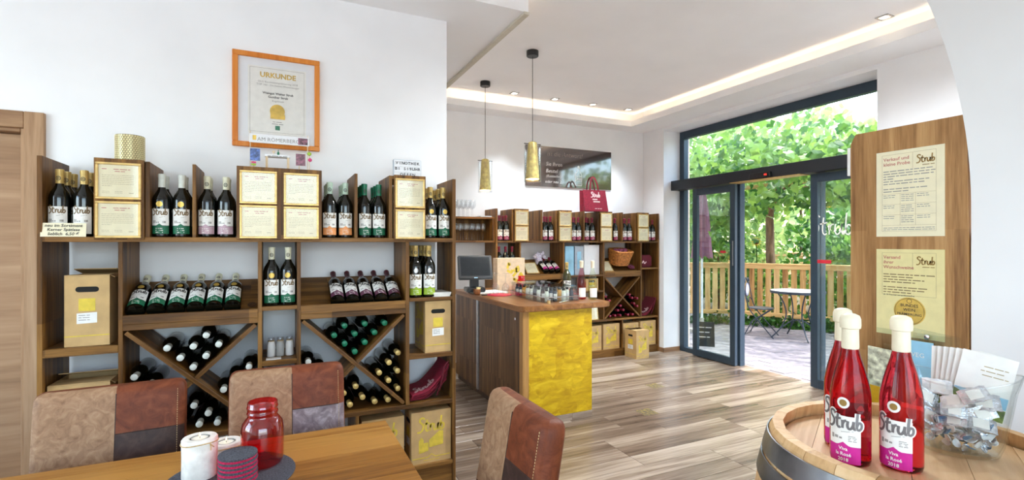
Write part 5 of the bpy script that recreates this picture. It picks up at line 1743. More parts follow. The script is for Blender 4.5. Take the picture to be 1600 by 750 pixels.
for a in (3.6, 3.68, 4.4):
    for z in (0.992, 0.945):
        MB().lathe([(0.0, 0), (0.008, 0.001), (0.006, 0.004), (0.0, 0.005)], 10, M=Matrix.Translation((brad(z) * math.cos(a), brad(z) * math.sin(a), z)) @ Matrix.Rotation(a, 4, 'Z') @ Matrix.Rotation(PI / 2, 4, 'Y') @ Matrix.Translation((0, 0, 0.004))).build('rivet', 'steel_hoop', brl, smooth=50)

# rose bottles sealed with cream wax
RS = 0.985
ROS = [(0.030, 0.0), (0.038, 0.003), (0.040, 0.012), (0.040, 0.150), (0.0385, 0.165), (0.0340, 0.190), (0.0270, 0.218), (0.0205, 0.240), (0.0165, 0.258), (0.0148, 0.275), (0.0146, 0.326)]
rb_body = MB().lathe(ROS, 36).mesh('wine_body', 'rose_wine', smooth=60)
rb_wax = MB().lathe([(0.0166, 0.258), (0.0175, 0.262), (0.0168, 0.300), (0.0170, 0.303), (0.0205, 0.305), (0.0212, 0.312), (0.0208, 0.325), (0.0180, 0.333), (0.0100, 0.337), (0.0, 0.338)], 28).mesh('wax_seal', 'wax_cream', smooth=45)
mb = MB()
patch(mb, 0.0404, 0.034, 0.046, 0.112, n=14)
rb_lab = mb.mesh('label', 'paper_white', smooth=60)
mb = MB()
patch(mb, 0.0406, 0.034, 0.008, 0.046, n=14, notch=0.008)
rb_band = mb.mesh('label_band', 'band_magenta', smooth=60)
mb = MB()
mark(mb, -0.035, 0.085, 0.072, cyl(0.0411), wt=0.62)
rb_halo = mb.mesh('lettering_outline', 'paper_white')
mb = MB()
mark(mb, -0.035, 0.085, 0.072, cyl(0.0414), wt=0.30)
rb_mark = mb.mesh('label_lettering', 'ink_silver')
mb = MB()
fn = cyl(0.0409)
mb.ribbon([(-0.004, 0.076), (0.008, 0.078), (0.022, 0.081)], 0.0012, fn)
for x, w, hh, z in ((-0.026, 0.006, 0.010, 0.058), (-0.018, 0.008, 0.006, 0.060), (-0.008, 0.006, 0.004, 0.060)):
    mb.add([fn(x, z), fn(x + w, z), fn(x + w, z + hh), fn(x, z + hh)], [(0, 1, 2, 3)])
for k in range(4):
    dashes(mb, 0.010, 0.026, 0.068 - 0.0035 * k, 0.003, fn, random.Random(k))
rb_draw = mb.mesh('label_drawing', 'ink_grey')
def wrap(me0, R, z, nm_):
    me = me0.copy()
    for v_ in me.vertices:
        a, b_ = v_.co.x, v_.co.y
        v_.co = (R * math.sin(a / R), -R * math.cos(a / R), z + b_)
    me.name = nm_
    return me
tx = [wrap(text_mesh(t, 0.0105, 'paper_white', bold=0.0002), 0.0411, z, 'band_lettering') for t, z in (('Viva', 0.036), ('la Ros\u00e9', 0.024), ('2018', 0.012))]
mb = MB()
fn2 = lambda a, b_: (0.0402 * math.sin(a / 0.04), -0.0402 * math.cos(a / 0.04) * (1 if b_ < 0.165 else 1 - (b_ - 0.165) * 4.6), b_)
disc(mb, fn2, 0.0125, 0.141, 20)
rb_m1 = mb.mesh('medallion', 'paper_white')
mb = MB()
fn3 = lambda a, b_: (0.0406 * math.sin(a / 0.04), -0.0406 * math.cos(a / 0.04), b_)
disc(mb, fn3, 0.0075, 0.141, 16)
rb_m2 = mb.mesh('medallion_centre', 'ink_gold')
ROSE = [('wine_body', rb_body, None), ('wax_seal', rb_wax, None), ('label', rb_lab, None), ('label_band', rb_band, None), ('lettering_outline', rb_halo, 2), ('label_lettering', rb_mark, 2), ('label_drawing', rb_draw, 2), ('medallion', rb_m1, None), ('medallion_centre', rb_m2, 7)] + [('band_lettering', t_, 3) for t_ in tx]
HZ = HEAD + 0.0005
for (x, y), rz, lab in (((1.168, 0.688), -1.38, 'rose wine bottle with cream wax seal at the barrel left edge'), ((1.238, 0.622), -1.45, 'rose wine bottle with cream wax seal nearest the glass bowl'), ((1.247, 0.752), -1.30, 'rose wine bottle half hidden behind the left one on the barrel')):
    o = inst('rose_bottle', ROSE, (x, y, HZ), (0, 0, rz), lab, 'bottle', 'rose bottles on the barrel')
    o.scale = (RS,) * 3

# oval glass bowl full of giveaways
VX, VY = 1.452, 0.620
ves = thing('glass_bowl', 'oval clear glass bucket filled with small giveaways on the barrel', 'bowl', (VX, VY, HZ), (0, 0, -1.17))
def oval(prof, n=44, ex=1.0, ey=0.72):
    vs, fs = [], []
    for r, z, lift in prof:
        for k in range(n):
            a = 2 * PI * k / n
            zz = z + lift * (math.cos(a) ** 2)
            vs.append((r * ex * math.cos(a), r * ey * math.sin(a), zz))
    for i in range(len(prof) - 1):
        for k in range(n):
            p, q = i * n + k, i * n + (k + 1) % n
            fs.append((p, q, q + n, p + n))
    return vs, fs
vs, fs = oval([(0.0, 0.004, 0), (0.066, 0.0, 0), (0.080, 0.006, 0), (0.088, 0.03, 0), (0.100, 0.10, 0), (0.108, 0.145, 0.010), (0.118, 0.166, 0.026), (0.1165, 0.168, 0.026), (0.105, 0.145, 0.010), (0.097, 0.10, 0), (0.085, 0.032, 0), (0.077, 0.012, 0), (0.0, 0.011, 0)])
MB().add(vs, fs).build('glass_wall', 'vessel_glass', ves, smooth=60)
MB().tube([(0.1175 * math.cos(q), 0.1175 * 0.72 * math.sin(q), 0.168 + 0.026 * math.cos(q) ** 2) for q in [2 * PI * k / 48 for k in range(48)]], 0.0018, 6, closed=True).build('rim', 'stemware', ves, smooth=60)
rv = random.Random(31)
VM = Matrix.Translation((VX, VY, HZ)) @ Matrix.Rotation(-1.17, 4, 'Z')
foilm = [MB().prism([(0.010 * math.cos(a) * (1 + 0.15 * math.sin(3 * a + q)), 0.009 * math.sin(a)) for a in [2 * PI * k / 10 for k in range(10)]], lambda a, b_, t: (a, b_, t + 6 * a * a * 3), -0.0008, 0.0008).mesh('foil_chip', mt) for q, mt in ((0, 'foil'), (1, 'foil'), (2, 'foil_white'), (3, 'foil_blue'))]
for k in range(110):
    while True:
        px, py = rv.uniform(-1, 1), rv.uniform(-1, 1)
        if px * px + py * py < 1:
            break
    z = rv.uniform(0.016, 0.085)
    rr_ = 0.066 + 0.10 * (z - 0.012)
    o = put('foil_chip', rv.choice(foilm), None, VM @ Vector((px * rr_ * 0.95 + 0.006, py * rr_ * 0.66, z)), (rv.uniform(-1.3, 1.3), rv.uniform(-1.3, 1.3), rv.uniform(0, 6)))
    tag(o, 'small shiny foil chip lying inside the glass bowl', 'foil chip', 'foil chips in the glass bowl')
packm = {}
for nm_, mt in (('w', 'foil_white'), ('s', 'foil'), ('g', 'leaflet_green')):
    mb = MB()
    K = 6
    vs, fs = [], []
    for i in range(K + 1):
        for s_ in (-1, 1):
            for t in (-1, 1):
                x = -0.034 + 0.068 * i / K
                bulge = 0.0045 * math.sin(PI * i / K) + 0.0006
                vs.append((x, 0.021 * s_ + 0.001 * ((i % 2) * 2 - 1), t * bulge))
    for i in range(K):
        o_ = i * 4
        fs += [(o_, o_ + 4, o_ + 6, o_ + 2), (o_ + 1, o_ + 3, o_ + 7, o_ + 5), (o_, o_ + 1, o_ + 5, o_ + 4), (o_ + 2, o_ + 6, o_ + 7, o_ + 3)]
    packm[nm_] = mb.add(vs, fs).mesh('pouch', mt, smooth=60)
pkp = MB().box(-0.015, 0.018, -0.014, 0.014, 0.0048, 0.0056).mesh('pouch_print', 'paper_white')
pos_words = ['lowest left', 'lowest middle', 'lowest right', 'lower left', 'lower middle', 'lower right', 'middle left', 'centre', 'middle right', 'upper left', 'upper middle', 'upper right', 'top left', 'top right']
for k in range(14):
    row, cc = divmod(k, 3)
    z = 0.055 + 0.022 * row
    x = (-0.052, 0.0, 0.052)[cc] * (0.8 + 0.06 * row) if row < 4 else (-0.03, 0.035)[cc]
    pp = thing('giveaway_pouch', 'crinkled little pouch in the glass bowl, %s' % pos_words[k], 'pouch', VM @ Vector((x, rv.uniform(-0.030, 0.010), z)), (rv.uniform(0.7, 1.4), rv.uniform(-0.5, 0.5), -1.17 + rv.uniform(-0.5, 0.5)), 'pouches in the glass bowl')
    pp.scale = (rv.uniform(0.7, 0.9),) * 3
    put('pouch', packm[rv.choice('wsss')], pp)
    put('pouch_print', pkp, pp)
# fanned leaflets standing in the bowl
for k in range(6):
    p = VM @ Vector((0.004 + 0.0065 * k, 0.045 - 0.006 * k, 0.085))
    lf = thing('leaflet', 'white leaflet with a landscape foot fanned in the bowl, %s' % ('rearmost', 'second from the rear', 'third from the rear', 'third from the front', 'second from the front', 'front one')[k], 'leaflet', p, (-0.10, 0.02 + 0.035 * k, -1.15), 'leaflets in the glass bowl')
    MB().box(-0.048, 0.048, -0.0006, 0.0006, 0, 0.148).build('sheet', 'paper_white', lf)
    MB().box(-0.047, 0.047, -0.0010, -0.0006, 0.032, 0.058).build('landscape_photo', 'leaflet_sky', lf)
    MB().prism([(-0.047, 0.002), (0.047, 0.002), (0.047, 0.030), (0.01, 0.034), (-0.047, 0.054)], lambda a, b_, t: (a, t, b_), -0.0014, -0.0010).build('landscape_photo', 'leaflet_green', lf)
    mb = MB()
    for q, (a, b_) in enumerate(((-0.006, 0.036), (-0.010, 0.030), (-0.006, 0.040))):
        dashes(mb, a, b_, 0.118 - 0.010 * q, 0.0036, lambda u, v_: (u, -0.0012, v_), random.Random(q))
    mb.build('lettering', 'ink_tan', lf)

# brochure holder hung on the shelf end
bh = thing('brochure_holder', 'clear acrylic brochure holder with tourist leaflets on the shelf end', 'holder', (1.865, 0.905, 0.94))
MB().box(-0.004, -0.002, -0.105, 0.105, -0.02, 0.27).build('back_plate', 'acrylic', bh)
MB().box(-0.050, -0.047, -0.105, 0.105, -0.02, 0.10).build('front_plate', 'acrylic', bh)
MB().box(-0.047, -0.004, -0.105, -0.102, -0.02, 0.13).box(-0.047, -0.004, 0.102, 0.105, -0.02, 0.13).box(-0.05, -0.002, -0.105, 0.105, -0.023, -0.02).build('side_plate', 'acrylic', bh)
MB().box(-0.010, -0.006, -0.100, 0.02, 0.245, 0.285).build('top_clip', 'acrylic', bh, rot=(0.10, 0, 0))
MB().lathe([(0.006, 0), (0.008, 0.001), (0.006, 0.002)], 14, M=Matrix.Translation((-0.012, -0.045, 0.262)) @ Matrix.Rotation(-PI / 2, 4, 'Y')).build('screw', 'chrome', bh, smooth=40)
def brochure(y, z, tl, h, w, mats_, lab, x):
    b = thing('brochure', lab, 'brochure', (x, y, z), (0, 0, 0), 'brochures in the acrylic holder')
    b.rotation_euler = (tl, -0.06, 0)
    MB().box(-0.004, 0, -w / 2, w / 2, 0, h).build('cover', mats_[0], b)
    q = h * 0.42
    MB().box(-0.0048, -0.004, -w / 2 + 0.001, w / 2 - 0.001, 0.002, q).build('cover_picture', mats_[1], b)
    return b
brochure(0.978, 0.925, 0.04, 0.225, 0.085, ('leaflet_photo', 'leaflet_yellow'), 'yellow and grey town brochure left in the acrylic holder', 1.832)
b2 = brochure(0.885, 0.915, 0.0, 0.275, 0.105, ('leaflet_sky', 'leaflet_photo'), 'sky-blue tourist brochure in the acrylic holder', 1.848)
put('lettering', text_mesh('NWEG', 0.02, 'paper_white', 'CENTER'), b2, (-0.006, 0.0, 0.225), SIDE)

# notices on the shelf end
def notice(z0, h, lab, heads, med):
    p = thing('notice', lab, 'notice', (1.8695, 0.917, z0), group='paper notices on the shelf end')
    sh_ = MB().box(-0.0012, 0, -0.097, 0.097, 0, h).build('sheet', 'paper_manila' if med else 'paper_cream', p)
    f = lambda a, b_: (-0.0016, 0.097 - a, b_)
    for i, t in enumerate(heads):
        put('heading', text_mesh(t, 0.0155, 'ink_rose', 'LEFT', bold=0.0002), sh_, (-0.0017, 0.097 - 0.022, h - 0.032 - 0.0165 * i), SIDE)
    mb = MB()
    mark(mb, 0.118, h - 0.048, 0.050, f, wt=0.30)
    dashes(mb, 0.135, 0.168, h - 0.058, 0.004, f, random.Random(2))
    mb.build('logo', 'ink_gold', sh_)
    mb = MB()
    r = random.Random(12)
    top = h - 0.032 - 0.0165 * len(heads) - 0.004
    lines = [(0.95), 1.0, 1.0, 0.2, 0.9, 0.8, None, 0.85, 0.5] if not med else [1.0, 0.6, 0.8, 0.65, None, 0.85, 0.8, 0.55]
    z = top
    for q in lines:
        if q is not None:
            dashes(mb, 0.022, 0.170, z, 0.0052, f, r, fill=q)
        z -= 0.0085
    if med:
        put('bold_line', text_mesh('ab 18 Flaschen versandkostenfrei.', 0.0068, 'ink', 'LEFT', bold=0.0001), sh_, (-0.0017, 0.097 - 0.022, z - 0.001), SIDE)
    else:
        for row in range(3):
            zz = z - 0.004 - 0.035 * row
            for cx, n_ in ((0.022, 2), (0.075, 4), (0.120, 2)):
                for q in range(n_):
                    dashes(mb, cx, cx + 0.036, zz - 0.0065 * q, 0.0036, f, r)
        for q in range(2):
            dashes(mb, 0.022, 0.168, 0.028 - 0.006 * q, 0.0036, f, r)
    mb.build('fine_print', 'ink_grey' if not med else 'ink_brown', sh_)
    bm_ = MB()
    zb = 0.018 if not med else h * 0.47
    for pts in ([(0.018, zb), (0.172, zb)], [(0.018, h - 0.012), (0.172, h - 0.012)], [(0.018, zb), (0.018, h - 0.012)], [(0.172, zb), (0.172, h - 0.012)], [(0.108, h - 0.064), (0.108, h - 0.012)]):
        bm_.ribbon(pts, 0.0008, f)
    if not med:
        for row in range(4):
            zz = z + 0.002 - 0.035 * row
            bm_.ribbon([(0.018, zz), (0.172, zz)], 0.0007, f)
        bm_.ribbon([(0.072, z + 0.002), (0.072, z - 0.103)], 0.0007, f)
        bm_.ribbon([(0.116, z + 0.002), (0.116, z - 0.103)], 0.0007, f)
    bm_.build('ruled_box', 'ink_tan', sh_)
    if med:
        md = MB().lathe([(0.0, 0), (0.045, 0), (0.045, 0.001), (0, 0.001)], 36, M=Matrix.Translation((-0.0014, -0.002, 0.084)) @ Matrix.Rotation(-PI / 2, 4, 'Y')).build('gold_seal', 'gold_medal', sh_, smooth=30)
        for t, zz, s in (('BUNDES', 0.098, 0.0135), ('WEIN', 0.084, 0.0135), ('PR\u00c4MIERUNG', 0.070, 0.0115)):
            put('seal_lettering', text_mesh(t, s, 'ink', bold=0.0001), md, (-0.003, -0.002, zz), SIDE)
        rg = MB()
        f2 = lambda a, b_: (-0.0030, -0.002 - a, 0.084 + b_)
        rg.ribbon([(0.0415 * math.cos(q), 0.0415 * math.sin(q)) for q in [2 * PI * k / 36 for k in range(37)]], 0.001, f2)
        rg.ribbon([(0.007 * math.cos(q), 0.033 + 0.007 * math.sin(q)) for q in [2 * PI * k / 16 for k in range(17)]], 0.0012, f2)
        rg.build('seal_rings', 'ink', md)
notice(1.520, 0.286, 'upper cream notice about sales and tasting on the shelf end', ('Verkauf und', 'kleine Probe'), False)
notice(1.192, 0.286, 'lower cream notice with a gold award seal on the shelf end', ('Versand', 'ihrer', 'Wunschweine'), True)

# ------------------------------------------------------------------ counter
ctr = thing('sales_counter', 'wooden sales counter with a mustard-yellow plastered front', 'counter', (2.13, 4.4, 0))
cx = lambda v_: v_ - 2.13
cy = lambda v_: v_ - 4.4
MB().box(cx(1.862), cx(2.475), cy(3.605), cy(3.63), 0.055, 0.938).build('yellow_front', 'yellow_plaster', ctr, bevel=0.001)
MB().box(cx(1.802), cx(1.861), cy(3.600), cy(3.66), 0.0, 0.938).build('corner_post', 'post_wood', ctr, bevel=0.002)
for i in range(3):
    a = 1.862 + i * 0.2045
    MB().box(cx(a), cx(a + 0.203), cy(3.596), cy(3.605), 0, 0.054).build('base_tile', 'plank_tile', ctr, bevel=0.001)
MB().box(cx(1.806), cx(1.824), cy(3.662), cy(4.56), 0.06, 0.936).build('door', 'counter_front', ctr, bevel=0.001)
MB().box(cx(1.806), cx(1.824), cy(4.60), cy(5.25), 0.06, 0.936).build('door', 'counter_front', ctr, bevel=0.001)
MB().box(cx(1.790), cx(1.812), cy(4.562), cy(4.598), 0.06, 0.936).build('metal_handle_strip', 'brushed', ctr, bevel=0.002)
MB().lathe([(0.0, 0), (0.012, 0), (0.012, 0.006), (0.008, 0.008), (0, 0.008)], 16, M=Matrix.Translation((cx(1.806), cy(3.735), 0.865)) @ Matrix.Rotation(-PI / 2, 4, 'Y')).build('lock', 'chrome', ctr, smooth=40)
MB().box(cx(1.83), cx(2.475), cy(5.23), cy(5.25), 0.0, 0.936).box(cx(2.457), cx(2.475), cy(3.63), cy(5.23), 0, 0.936).build('side_panel', 'counter_front', ctr)
MB().box(cx(1.83), cx(2.45), cy(3.64), cy(5.23), 0.0, 0.06).build('plinth', 'dark_leg', ctr)
top = [(1.772, 3.63), (1.80, 3.572), (2.60, 3.572), (2.665, 3.605), (2.672, 5.26), (1.772, 5.26)]
MB().prism([(cx(a), cy(b_)) for a, b_ in top], lambda a, b_, t: (a, b_, t), 0.938, 0.985).build('worktop', 'counter_top', ctr, bevel=0.006, seg=2, smooth=40)
CZ = 0.9855

# register screen
reg = thing('register', 'black touchscreen cash register on the counter rear end', 'register', (1.835, 4.76, CZ + 0.016), (0, 0, -0.18))
MB().box(-0.095, 0.095, -0.10, 0.10, 0, 0.045).build('base', 'black_plastic', reg, bevel=0.008, seg=2)
MB().box(-0.045, 0.045, 0.0, 0.05, 0.045, 0.20).build('neck', 'black_plastic', reg, bevel=0.005)
sc_ = MB().box(-0.175, 0.175, -0.018, 0.018, -0.115, 0.135).build('screen_case', 'black_plastic', reg, loc=(0, -0.03, 0.235), rot=(-0.32, 0, 0), bevel=0.008, seg=2)
MB().box(-0.150, 0.150, -0.0195, -0.0185, -0.080, 0.115).build('display', 'screen', sc_)
MB().box(-0.018, 0.018, -0.0195, -0.0185, -0.105, -0.096).build('badge', 'leaflet_sky', sc_)
for k in range(3):
    o = MB().box(-0.15, 0.17, -0.14, 0.13, 0, 0.0045).build('paper_stack', 'paper_white' if k % 2 == 0 else 'leaflet_photo', loc=(1.960, 4.73, CZ + 0.005 * k), rot=(0, 0, 0.05 * k))
    tag(o, 'papers under the cash register, %s layer' % ('lowest', 'middle', 'top')[k], 'papers', 'papers under the register')
dv = thing('small_pot', 'small brown pot of odds and ends beside the cash register', 'pot', (1.80, 4.60, CZ))
MB().lathe([(0.025, 0), (0.034, 0.01), (0.036, 0.04), (0.033, 0.055), (0.029, 0.055), (0.029, 0.01), (0, 0.008)], 18).build('pot_body', 'wicker_dark', dv, smooth=50)
MB().box(-0.02, 0.02, -0.01, 0.01, 0.02, 0.075).build('pot_content', 'paper_manila', dv, rot=(0.2, 0.1, 0.4))
# carton with pale print behind
cc_ = thing('gift_carton', 'pale carton with yellow brush print behind the inverted glasses', 'carton', (2.325, 4.98, CZ))
MB().box(-0.165, 0.165, -0.06, 0.06, 0, 0.345).build('carton_body', 'cardboard_pale', cc_, bevel=0.001)
mb = MB()
r5 = random.Random(17)
pf_ = lambda a, b_: (a, -0.0608, b_)
for q in range(7):
    x, z = r5.uniform(-0.06, 0.10), r5.uniform(0.10, 0.24)
    mb.ribbon(spline([(x, z), (x + r5.uniform(-0.02, 0.06), z + r5.uniform(-0.04, 0.06)), (x + r5.uniform(0.02, 0.08), z + r5.uniform(-0.05, 0.05))], 4), 0.028, lambda a, b_: (min(0.16, max(-0.16, a)), -0.0608, b_))
mb.build('yellow_print', 'print_yellow', cc_)
# magenta mat with two glasses turned over
mt_ = MB().lathe([(0.0, 0), (0.125, 0), (0.127, 0.003), (0.125, 0.006), (0, 0.006)], 36).build('round_mat', 'magenta_plate', loc=(1.99, 4.48, CZ), smooth=40)
tag(mt_, 'round magenta mat on the counter under two inverted glasses', 'mat')
GT = glass_mesh(0.205, 0.037)
glass(GT, (1.965, 4.52, CZ + 0.006 + 0.206), 'left of two wine glasses turned upside down on the magenta mat', 'inverted wine glasses', up=False)
glass(GT, (2.052, 4.475, CZ + 0.006 + 0.206), 'right of two wine glasses turned upside down on the magenta mat', 'inverted wine glasses', up=False)
rj = thing('glass_jar', 'small red glass jar standing behind the sample box', 'jar', (2.375, 4.77, CZ))
MB().lathe([(0.0, 0.002), (0.045, 0.0), (0.050, 0.01), (0.050, 0.10), (0.040, 0.122), (0.036, 0.130), (0.036, 0.16)], 26, close=False).build('jar_wall', 'red_glass', rj, smooth=60)
pn = thing('pen', 'black pen lying on the counter before the register', 'pen', (1.86, 4.50, CZ + 0.005), (0, 0, 0.3))
MB().tube([(-0.06, 0, 0), (0.05, 0, 0)], 0.005, 8).build('barrel', 'black_plastic', pn, smooth=60)
MB().tube([(0.05, 0, 0), (0.064, 0, 0)], [0.004, 0.001], 8).build('tip', 'brushed', pn, smooth=60)

# acrylic sample box with little bottles
TX_, TY_ = 2.245, 4.06
sb_ = thing('sample_box', 'clear acrylic box of aroma sample bottles on the counter', 'display box', (TX_, TY_, CZ))
hx, hy, hz = 0.175, 0.345, 0.135
MB().box(-hx, hx, -hy, hy, 0, 0.006).build('base_plate', 'acrylic', sb_)
for a in ((-hx, -hx + 0.004, -hy, hy, 0.006, 0.05), (hx - 0.004, hx, -hy, hy, 0.006, 0.05), (-hx + 0.004, hx - 0.004, -hy, -hy + 0.004, 0.006, 0.05), (-hx + 0.004, hx - 0.004, hy - 0.004, hy, 0.006, 0.05)):
    MB().box(*a).build('tray_wall', 'acrylic', sb_)
mb = MB()
e = 0.01
mb.box(-hx + e, hx - e, -hy + e, hy - e, hz - 0.004, hz)
for a in ((-hx + e, -hx + e + 0.003, -hy + e, hy - e, 0.006, hz - 0.004), (hx - e - 0.003, hx - e, -hy + e, hy - e, 0.006, hz - 0.004), (-hx + e, hx - e, -hy + e, -hy + e + 0.003, 0.006, hz - 0.004), (-hx + e, hx - e, hy - e - 0.003, hy - e, 0.006, hz - 0.004)):
    mb.box(*a)
mb.build('cover', 'acrylic', sb_)
MB().lathe([(0.012, 0), (0.010, 0.008), (0.018, 0.018), (0.016, 0.026), (0.0, 0.028)], 16).build('knob', 'stemware', sb_, loc=(0, 0, hz), smooth=50)
for x_ in (-hx, hx):
    MB().tube([(x_, -hy - 0.004, 0.045), (x_, hy + 0.004, 0.045)], 0.004, 6).build('rail', 'chrome', sb_, smooth=60)
MB().tube([(-hx, -hy - 0.004, 0.045), (hx, -hy - 0.004, 0.045)], 0.004, 6).build('rail', 'chrome', sb_, smooth=60)
liq = ['slate_liquid', 'slate_liquid', 'amber_liquid', 'pale_liquid', 'pale_liquid', 'slate_liquid', 'pale_liquid', 'dark_liquid', 'pale_liquid']
capm = MB().lathe([(0.013, 0.088), (0.014, 0.090), (0.014, 0.108), (0.0, 0.110)], 12).mesh('cap', 'black_plastic', smooth=40)
vmesh = {k_: MB().lathe([(0.017, 0), (0.019, 0.002), (0.019, 0.075), (0.013, 0.086), (0.0125, 0.09)], 14).mesh('vial_body', k_, smooth=45) for k_ in set(liq)}
vlab = MB()
for q in range(8):
    a0, a1 = 2 * PI * q / 12 - 2.6, 2 * PI * (q + 1) / 12 - 2.6
    vlab.add([(0.0195 * math.cos(a0), 0.0195 * math.sin(a0), 0.022), (0.0195 * math.cos(a1), 0.0195 * math.sin(a1), 0.022), (0.0195 * math.cos(a1), 0.0195 * math.sin(a1), 0.062), (0.0195 * math.cos(a0), 0.0195 * math.sin(a0), 0.062)], [(0, 1, 2, 3)])
vlm = vlab.mesh('vial_label', 'paper_white', smooth=60)
o9 = ['nearest', 'second', 'third', 'fourth', 'fifth', 'sixth', 'seventh', 'eighth', 'farthest']
for row, x in enumerate((-0.125, -0.045, 0.045, 0.125)):
    for i in range(9):
        v_ = thing('sample_bottle', '%s sample bottle in the acrylic box, %s row' % (o9[i], ('left', 'inner left', 'inner right', 'right')[row]), 'sample bottle', (TX_ + x, TY_ - 0.29 + 0.0725 * i, CZ + 0.0065), (0, 0, 0), 'sample bottles in the acrylic box')
        put('vial_body', vmesh[liq[(8 - i + row * 2) % 9]], v_)
        put('cap', capm, v_)
        if (i + row) % 3:
            put('vial_label', vlm, v_)

# bottles and tumblers on the counter
ob_ = inst('wine_bottle', bottle_proto('cap_gold', 'band_lime', glass='bottle_olive', ink='ink'), (2.60, 4.22, CZ), (0, 0, -0.3), 'olive green wine bottle with gold foil on the counter', 'bottle')
SPK = [(0.032, 0.0), (0.040, 0.003), (0.042, 0.012), (0.042, 0.150), (0.039, 0.175), (0.030, 0.215), (0.021, 0.25), (0.016, 0.275), (0.0145, 0.33)]
def clearb(loc, glassm, liqm, lab, cap):
    b = thing('clear_bottle', lab, 'bottle', loc, (0, 0, -0.35), 'clear bottles on the counter edge')
    MB().lathe(SPK, 26).build('glass_body', glassm, b, smooth=60)
    MB().lathe([(r * 0.9, z + 0.004) for r, z in SPK[:6]], 20).build('liquid', liqm, b, smooth=60)
    MB().lathe([(0.016, 0.285), (0.0168, 0.33), (0.018, 0.332), (0.018, 0.348), (0.0, 0.352)], 20).build('capsule', cap, b, smooth=40)
    mb = MB()
    patch(mb, 0.0424, 0.036, 0.022, 0.105)
    mb.build('label', 'paper_white', b, smooth=60)
thin_glass('rose_liquid', (0.90, 0.42, 0.44), 0.04, 0.05)
thin_glass('straw_liquid', (0.93, 0.92, 0.66), 0.04, 0.05)
clearb((2.520, 3.835, CZ), 'rose_glass', 'rose_liquid', 'clear bottle of pink wine at the counter front edge', 'wax_cream')
clearb((2.600, 3.775, CZ), 'clear_bottle', 'straw_liquid', 'clear bottle of pale wine at the counter corner', 'wax_cream')
tm_ = thing('tumbler', 'short glass tumbler filled with pale sand beside the clear bottles', 'glass', (2.520, 4.03, CZ))
MB().lathe([(0.0, 0.003), (0.034, 0), (0.038, 0.01), (0.040, 0.10), (0.038, 0.10), (0.036, 0.012), (0.0, 0.008)], 22).build('glass_wall', 'stemware', tm_, smooth=50)
MB().lathe([(0.035, 0.013), (0.0375, 0.075), (0.0, 0.078)], 20).build('filling', 'paper_manila', tm_, smooth=50)
tm2 = thing('tumbler', 'short pink-tinted glass left of the pink wine bottle', 'glass', (2.468, 3.90, CZ))
MB().lathe([(0.0, 0.003), (0.030, 0), (0.036, 0.01), (0.040, 0.09), (0.038, 0.09), (0.034, 0.012), (0.0, 0.008)], 22).build('glass_wall', 'rose_glass', tm2, smooth=50)
MB().lathe([(0.033, 0.013), (0.035, 0.05), (0.0, 0.052)], 20).build('filling', 'magenta_plate', tm2, smooth=50)
st_ = thing('bottle_stopper', 'small cork stopper lying at the counter front edge', 'stopper', (2.075, 3.655, CZ))
MB().lathe([(0.013, 0), (0.014, 0.004), (0.014, 0.028), (0.011, 0.030), (0.0, 0.030)], 14).build('cork', 'cork', st_, smooth=45)
MB().lathe([(0.016, 0.0305), (0.018, 0.034), (0.016, 0.040), (0.0, 0.042)], 14).build('stopper_head', 'brushed', st_, smooth=45)
op = thing('corkscrew', 'steel corkscrew leaning on the acrylic sample box', 'corkscrew', (2.22, 3.668, CZ + 0.008), (0, 0, 0.5))
MB().tube([(-0.06, 0, 0), (0.05, 0, 0.0)], 0.005, 8).build('lever', 'chrome', op, smooth=60)
MB().tube([(0.05 + 0.0012 * k, 0.006 * math.cos(k * 0.9), 0.006 * math.sin(k * 0.9) + 0.002) for k in range(34)], 0.0014, 5).build('worm', 'chrome', op, smooth=60)

# ------------------------------------------------------------------ outside
GZ = -0.03
struct('ground_garden', MB().box(5.2, 30, -12, 30, GZ - 0.3, GZ - 0.012), 'soil', 'garden soil beyond the patio')
pat = struct('ground_patio', MB().box(5.2, 8.9, -3, 9, GZ - 0.10, GZ - 0.006), 'paver_joint', 'paved patio outside the entrance')
pvm = MB().box(0, 0.295, 0, 0.195, -0.02, 0).mesh('paver', 'paver', bevel=0.004)
rp = random.Random(5)
for i in range(22):
    for j in range(11):
        x = 5.22 + 0.30 * j + (0.15 if i % 2 else 0)
        y = 2.5 + 0.20 * i
        put('paver', pvm, pat, (x, y, GZ + rp.uniform(-0.002, 0.002)))
struct('patio_rest', MB().box(5.2, 8.6, -3, 2.495, GZ - 0.006, GZ - 0.002).box(5.2, 7.6, 6.9, 9, GZ - 0.006, GZ - 0.002), 'paver', 'paving further along the house')
ow = struct('wall_outside', MB().box(5.20, 5.275, 5.285, 9.0, -0.05, 3.6).box(5.20, 5.275, -3, 2.595, -0.05, 3.6).box(5.20, 5.275, 2.595, 5.285, 3.04, 3.6), 'brick_joint', 'pale brick outer wall of the house')
bkm = MB().box(0, 0.072, 0, 0.006, 0, 0.062).mesh('brick', 'brick_pale', bevel=0.001)
for i in range(43):
    put('brick', bkm, ow, (5.2015, 5.2795, 0.0 + 0.071 * i))

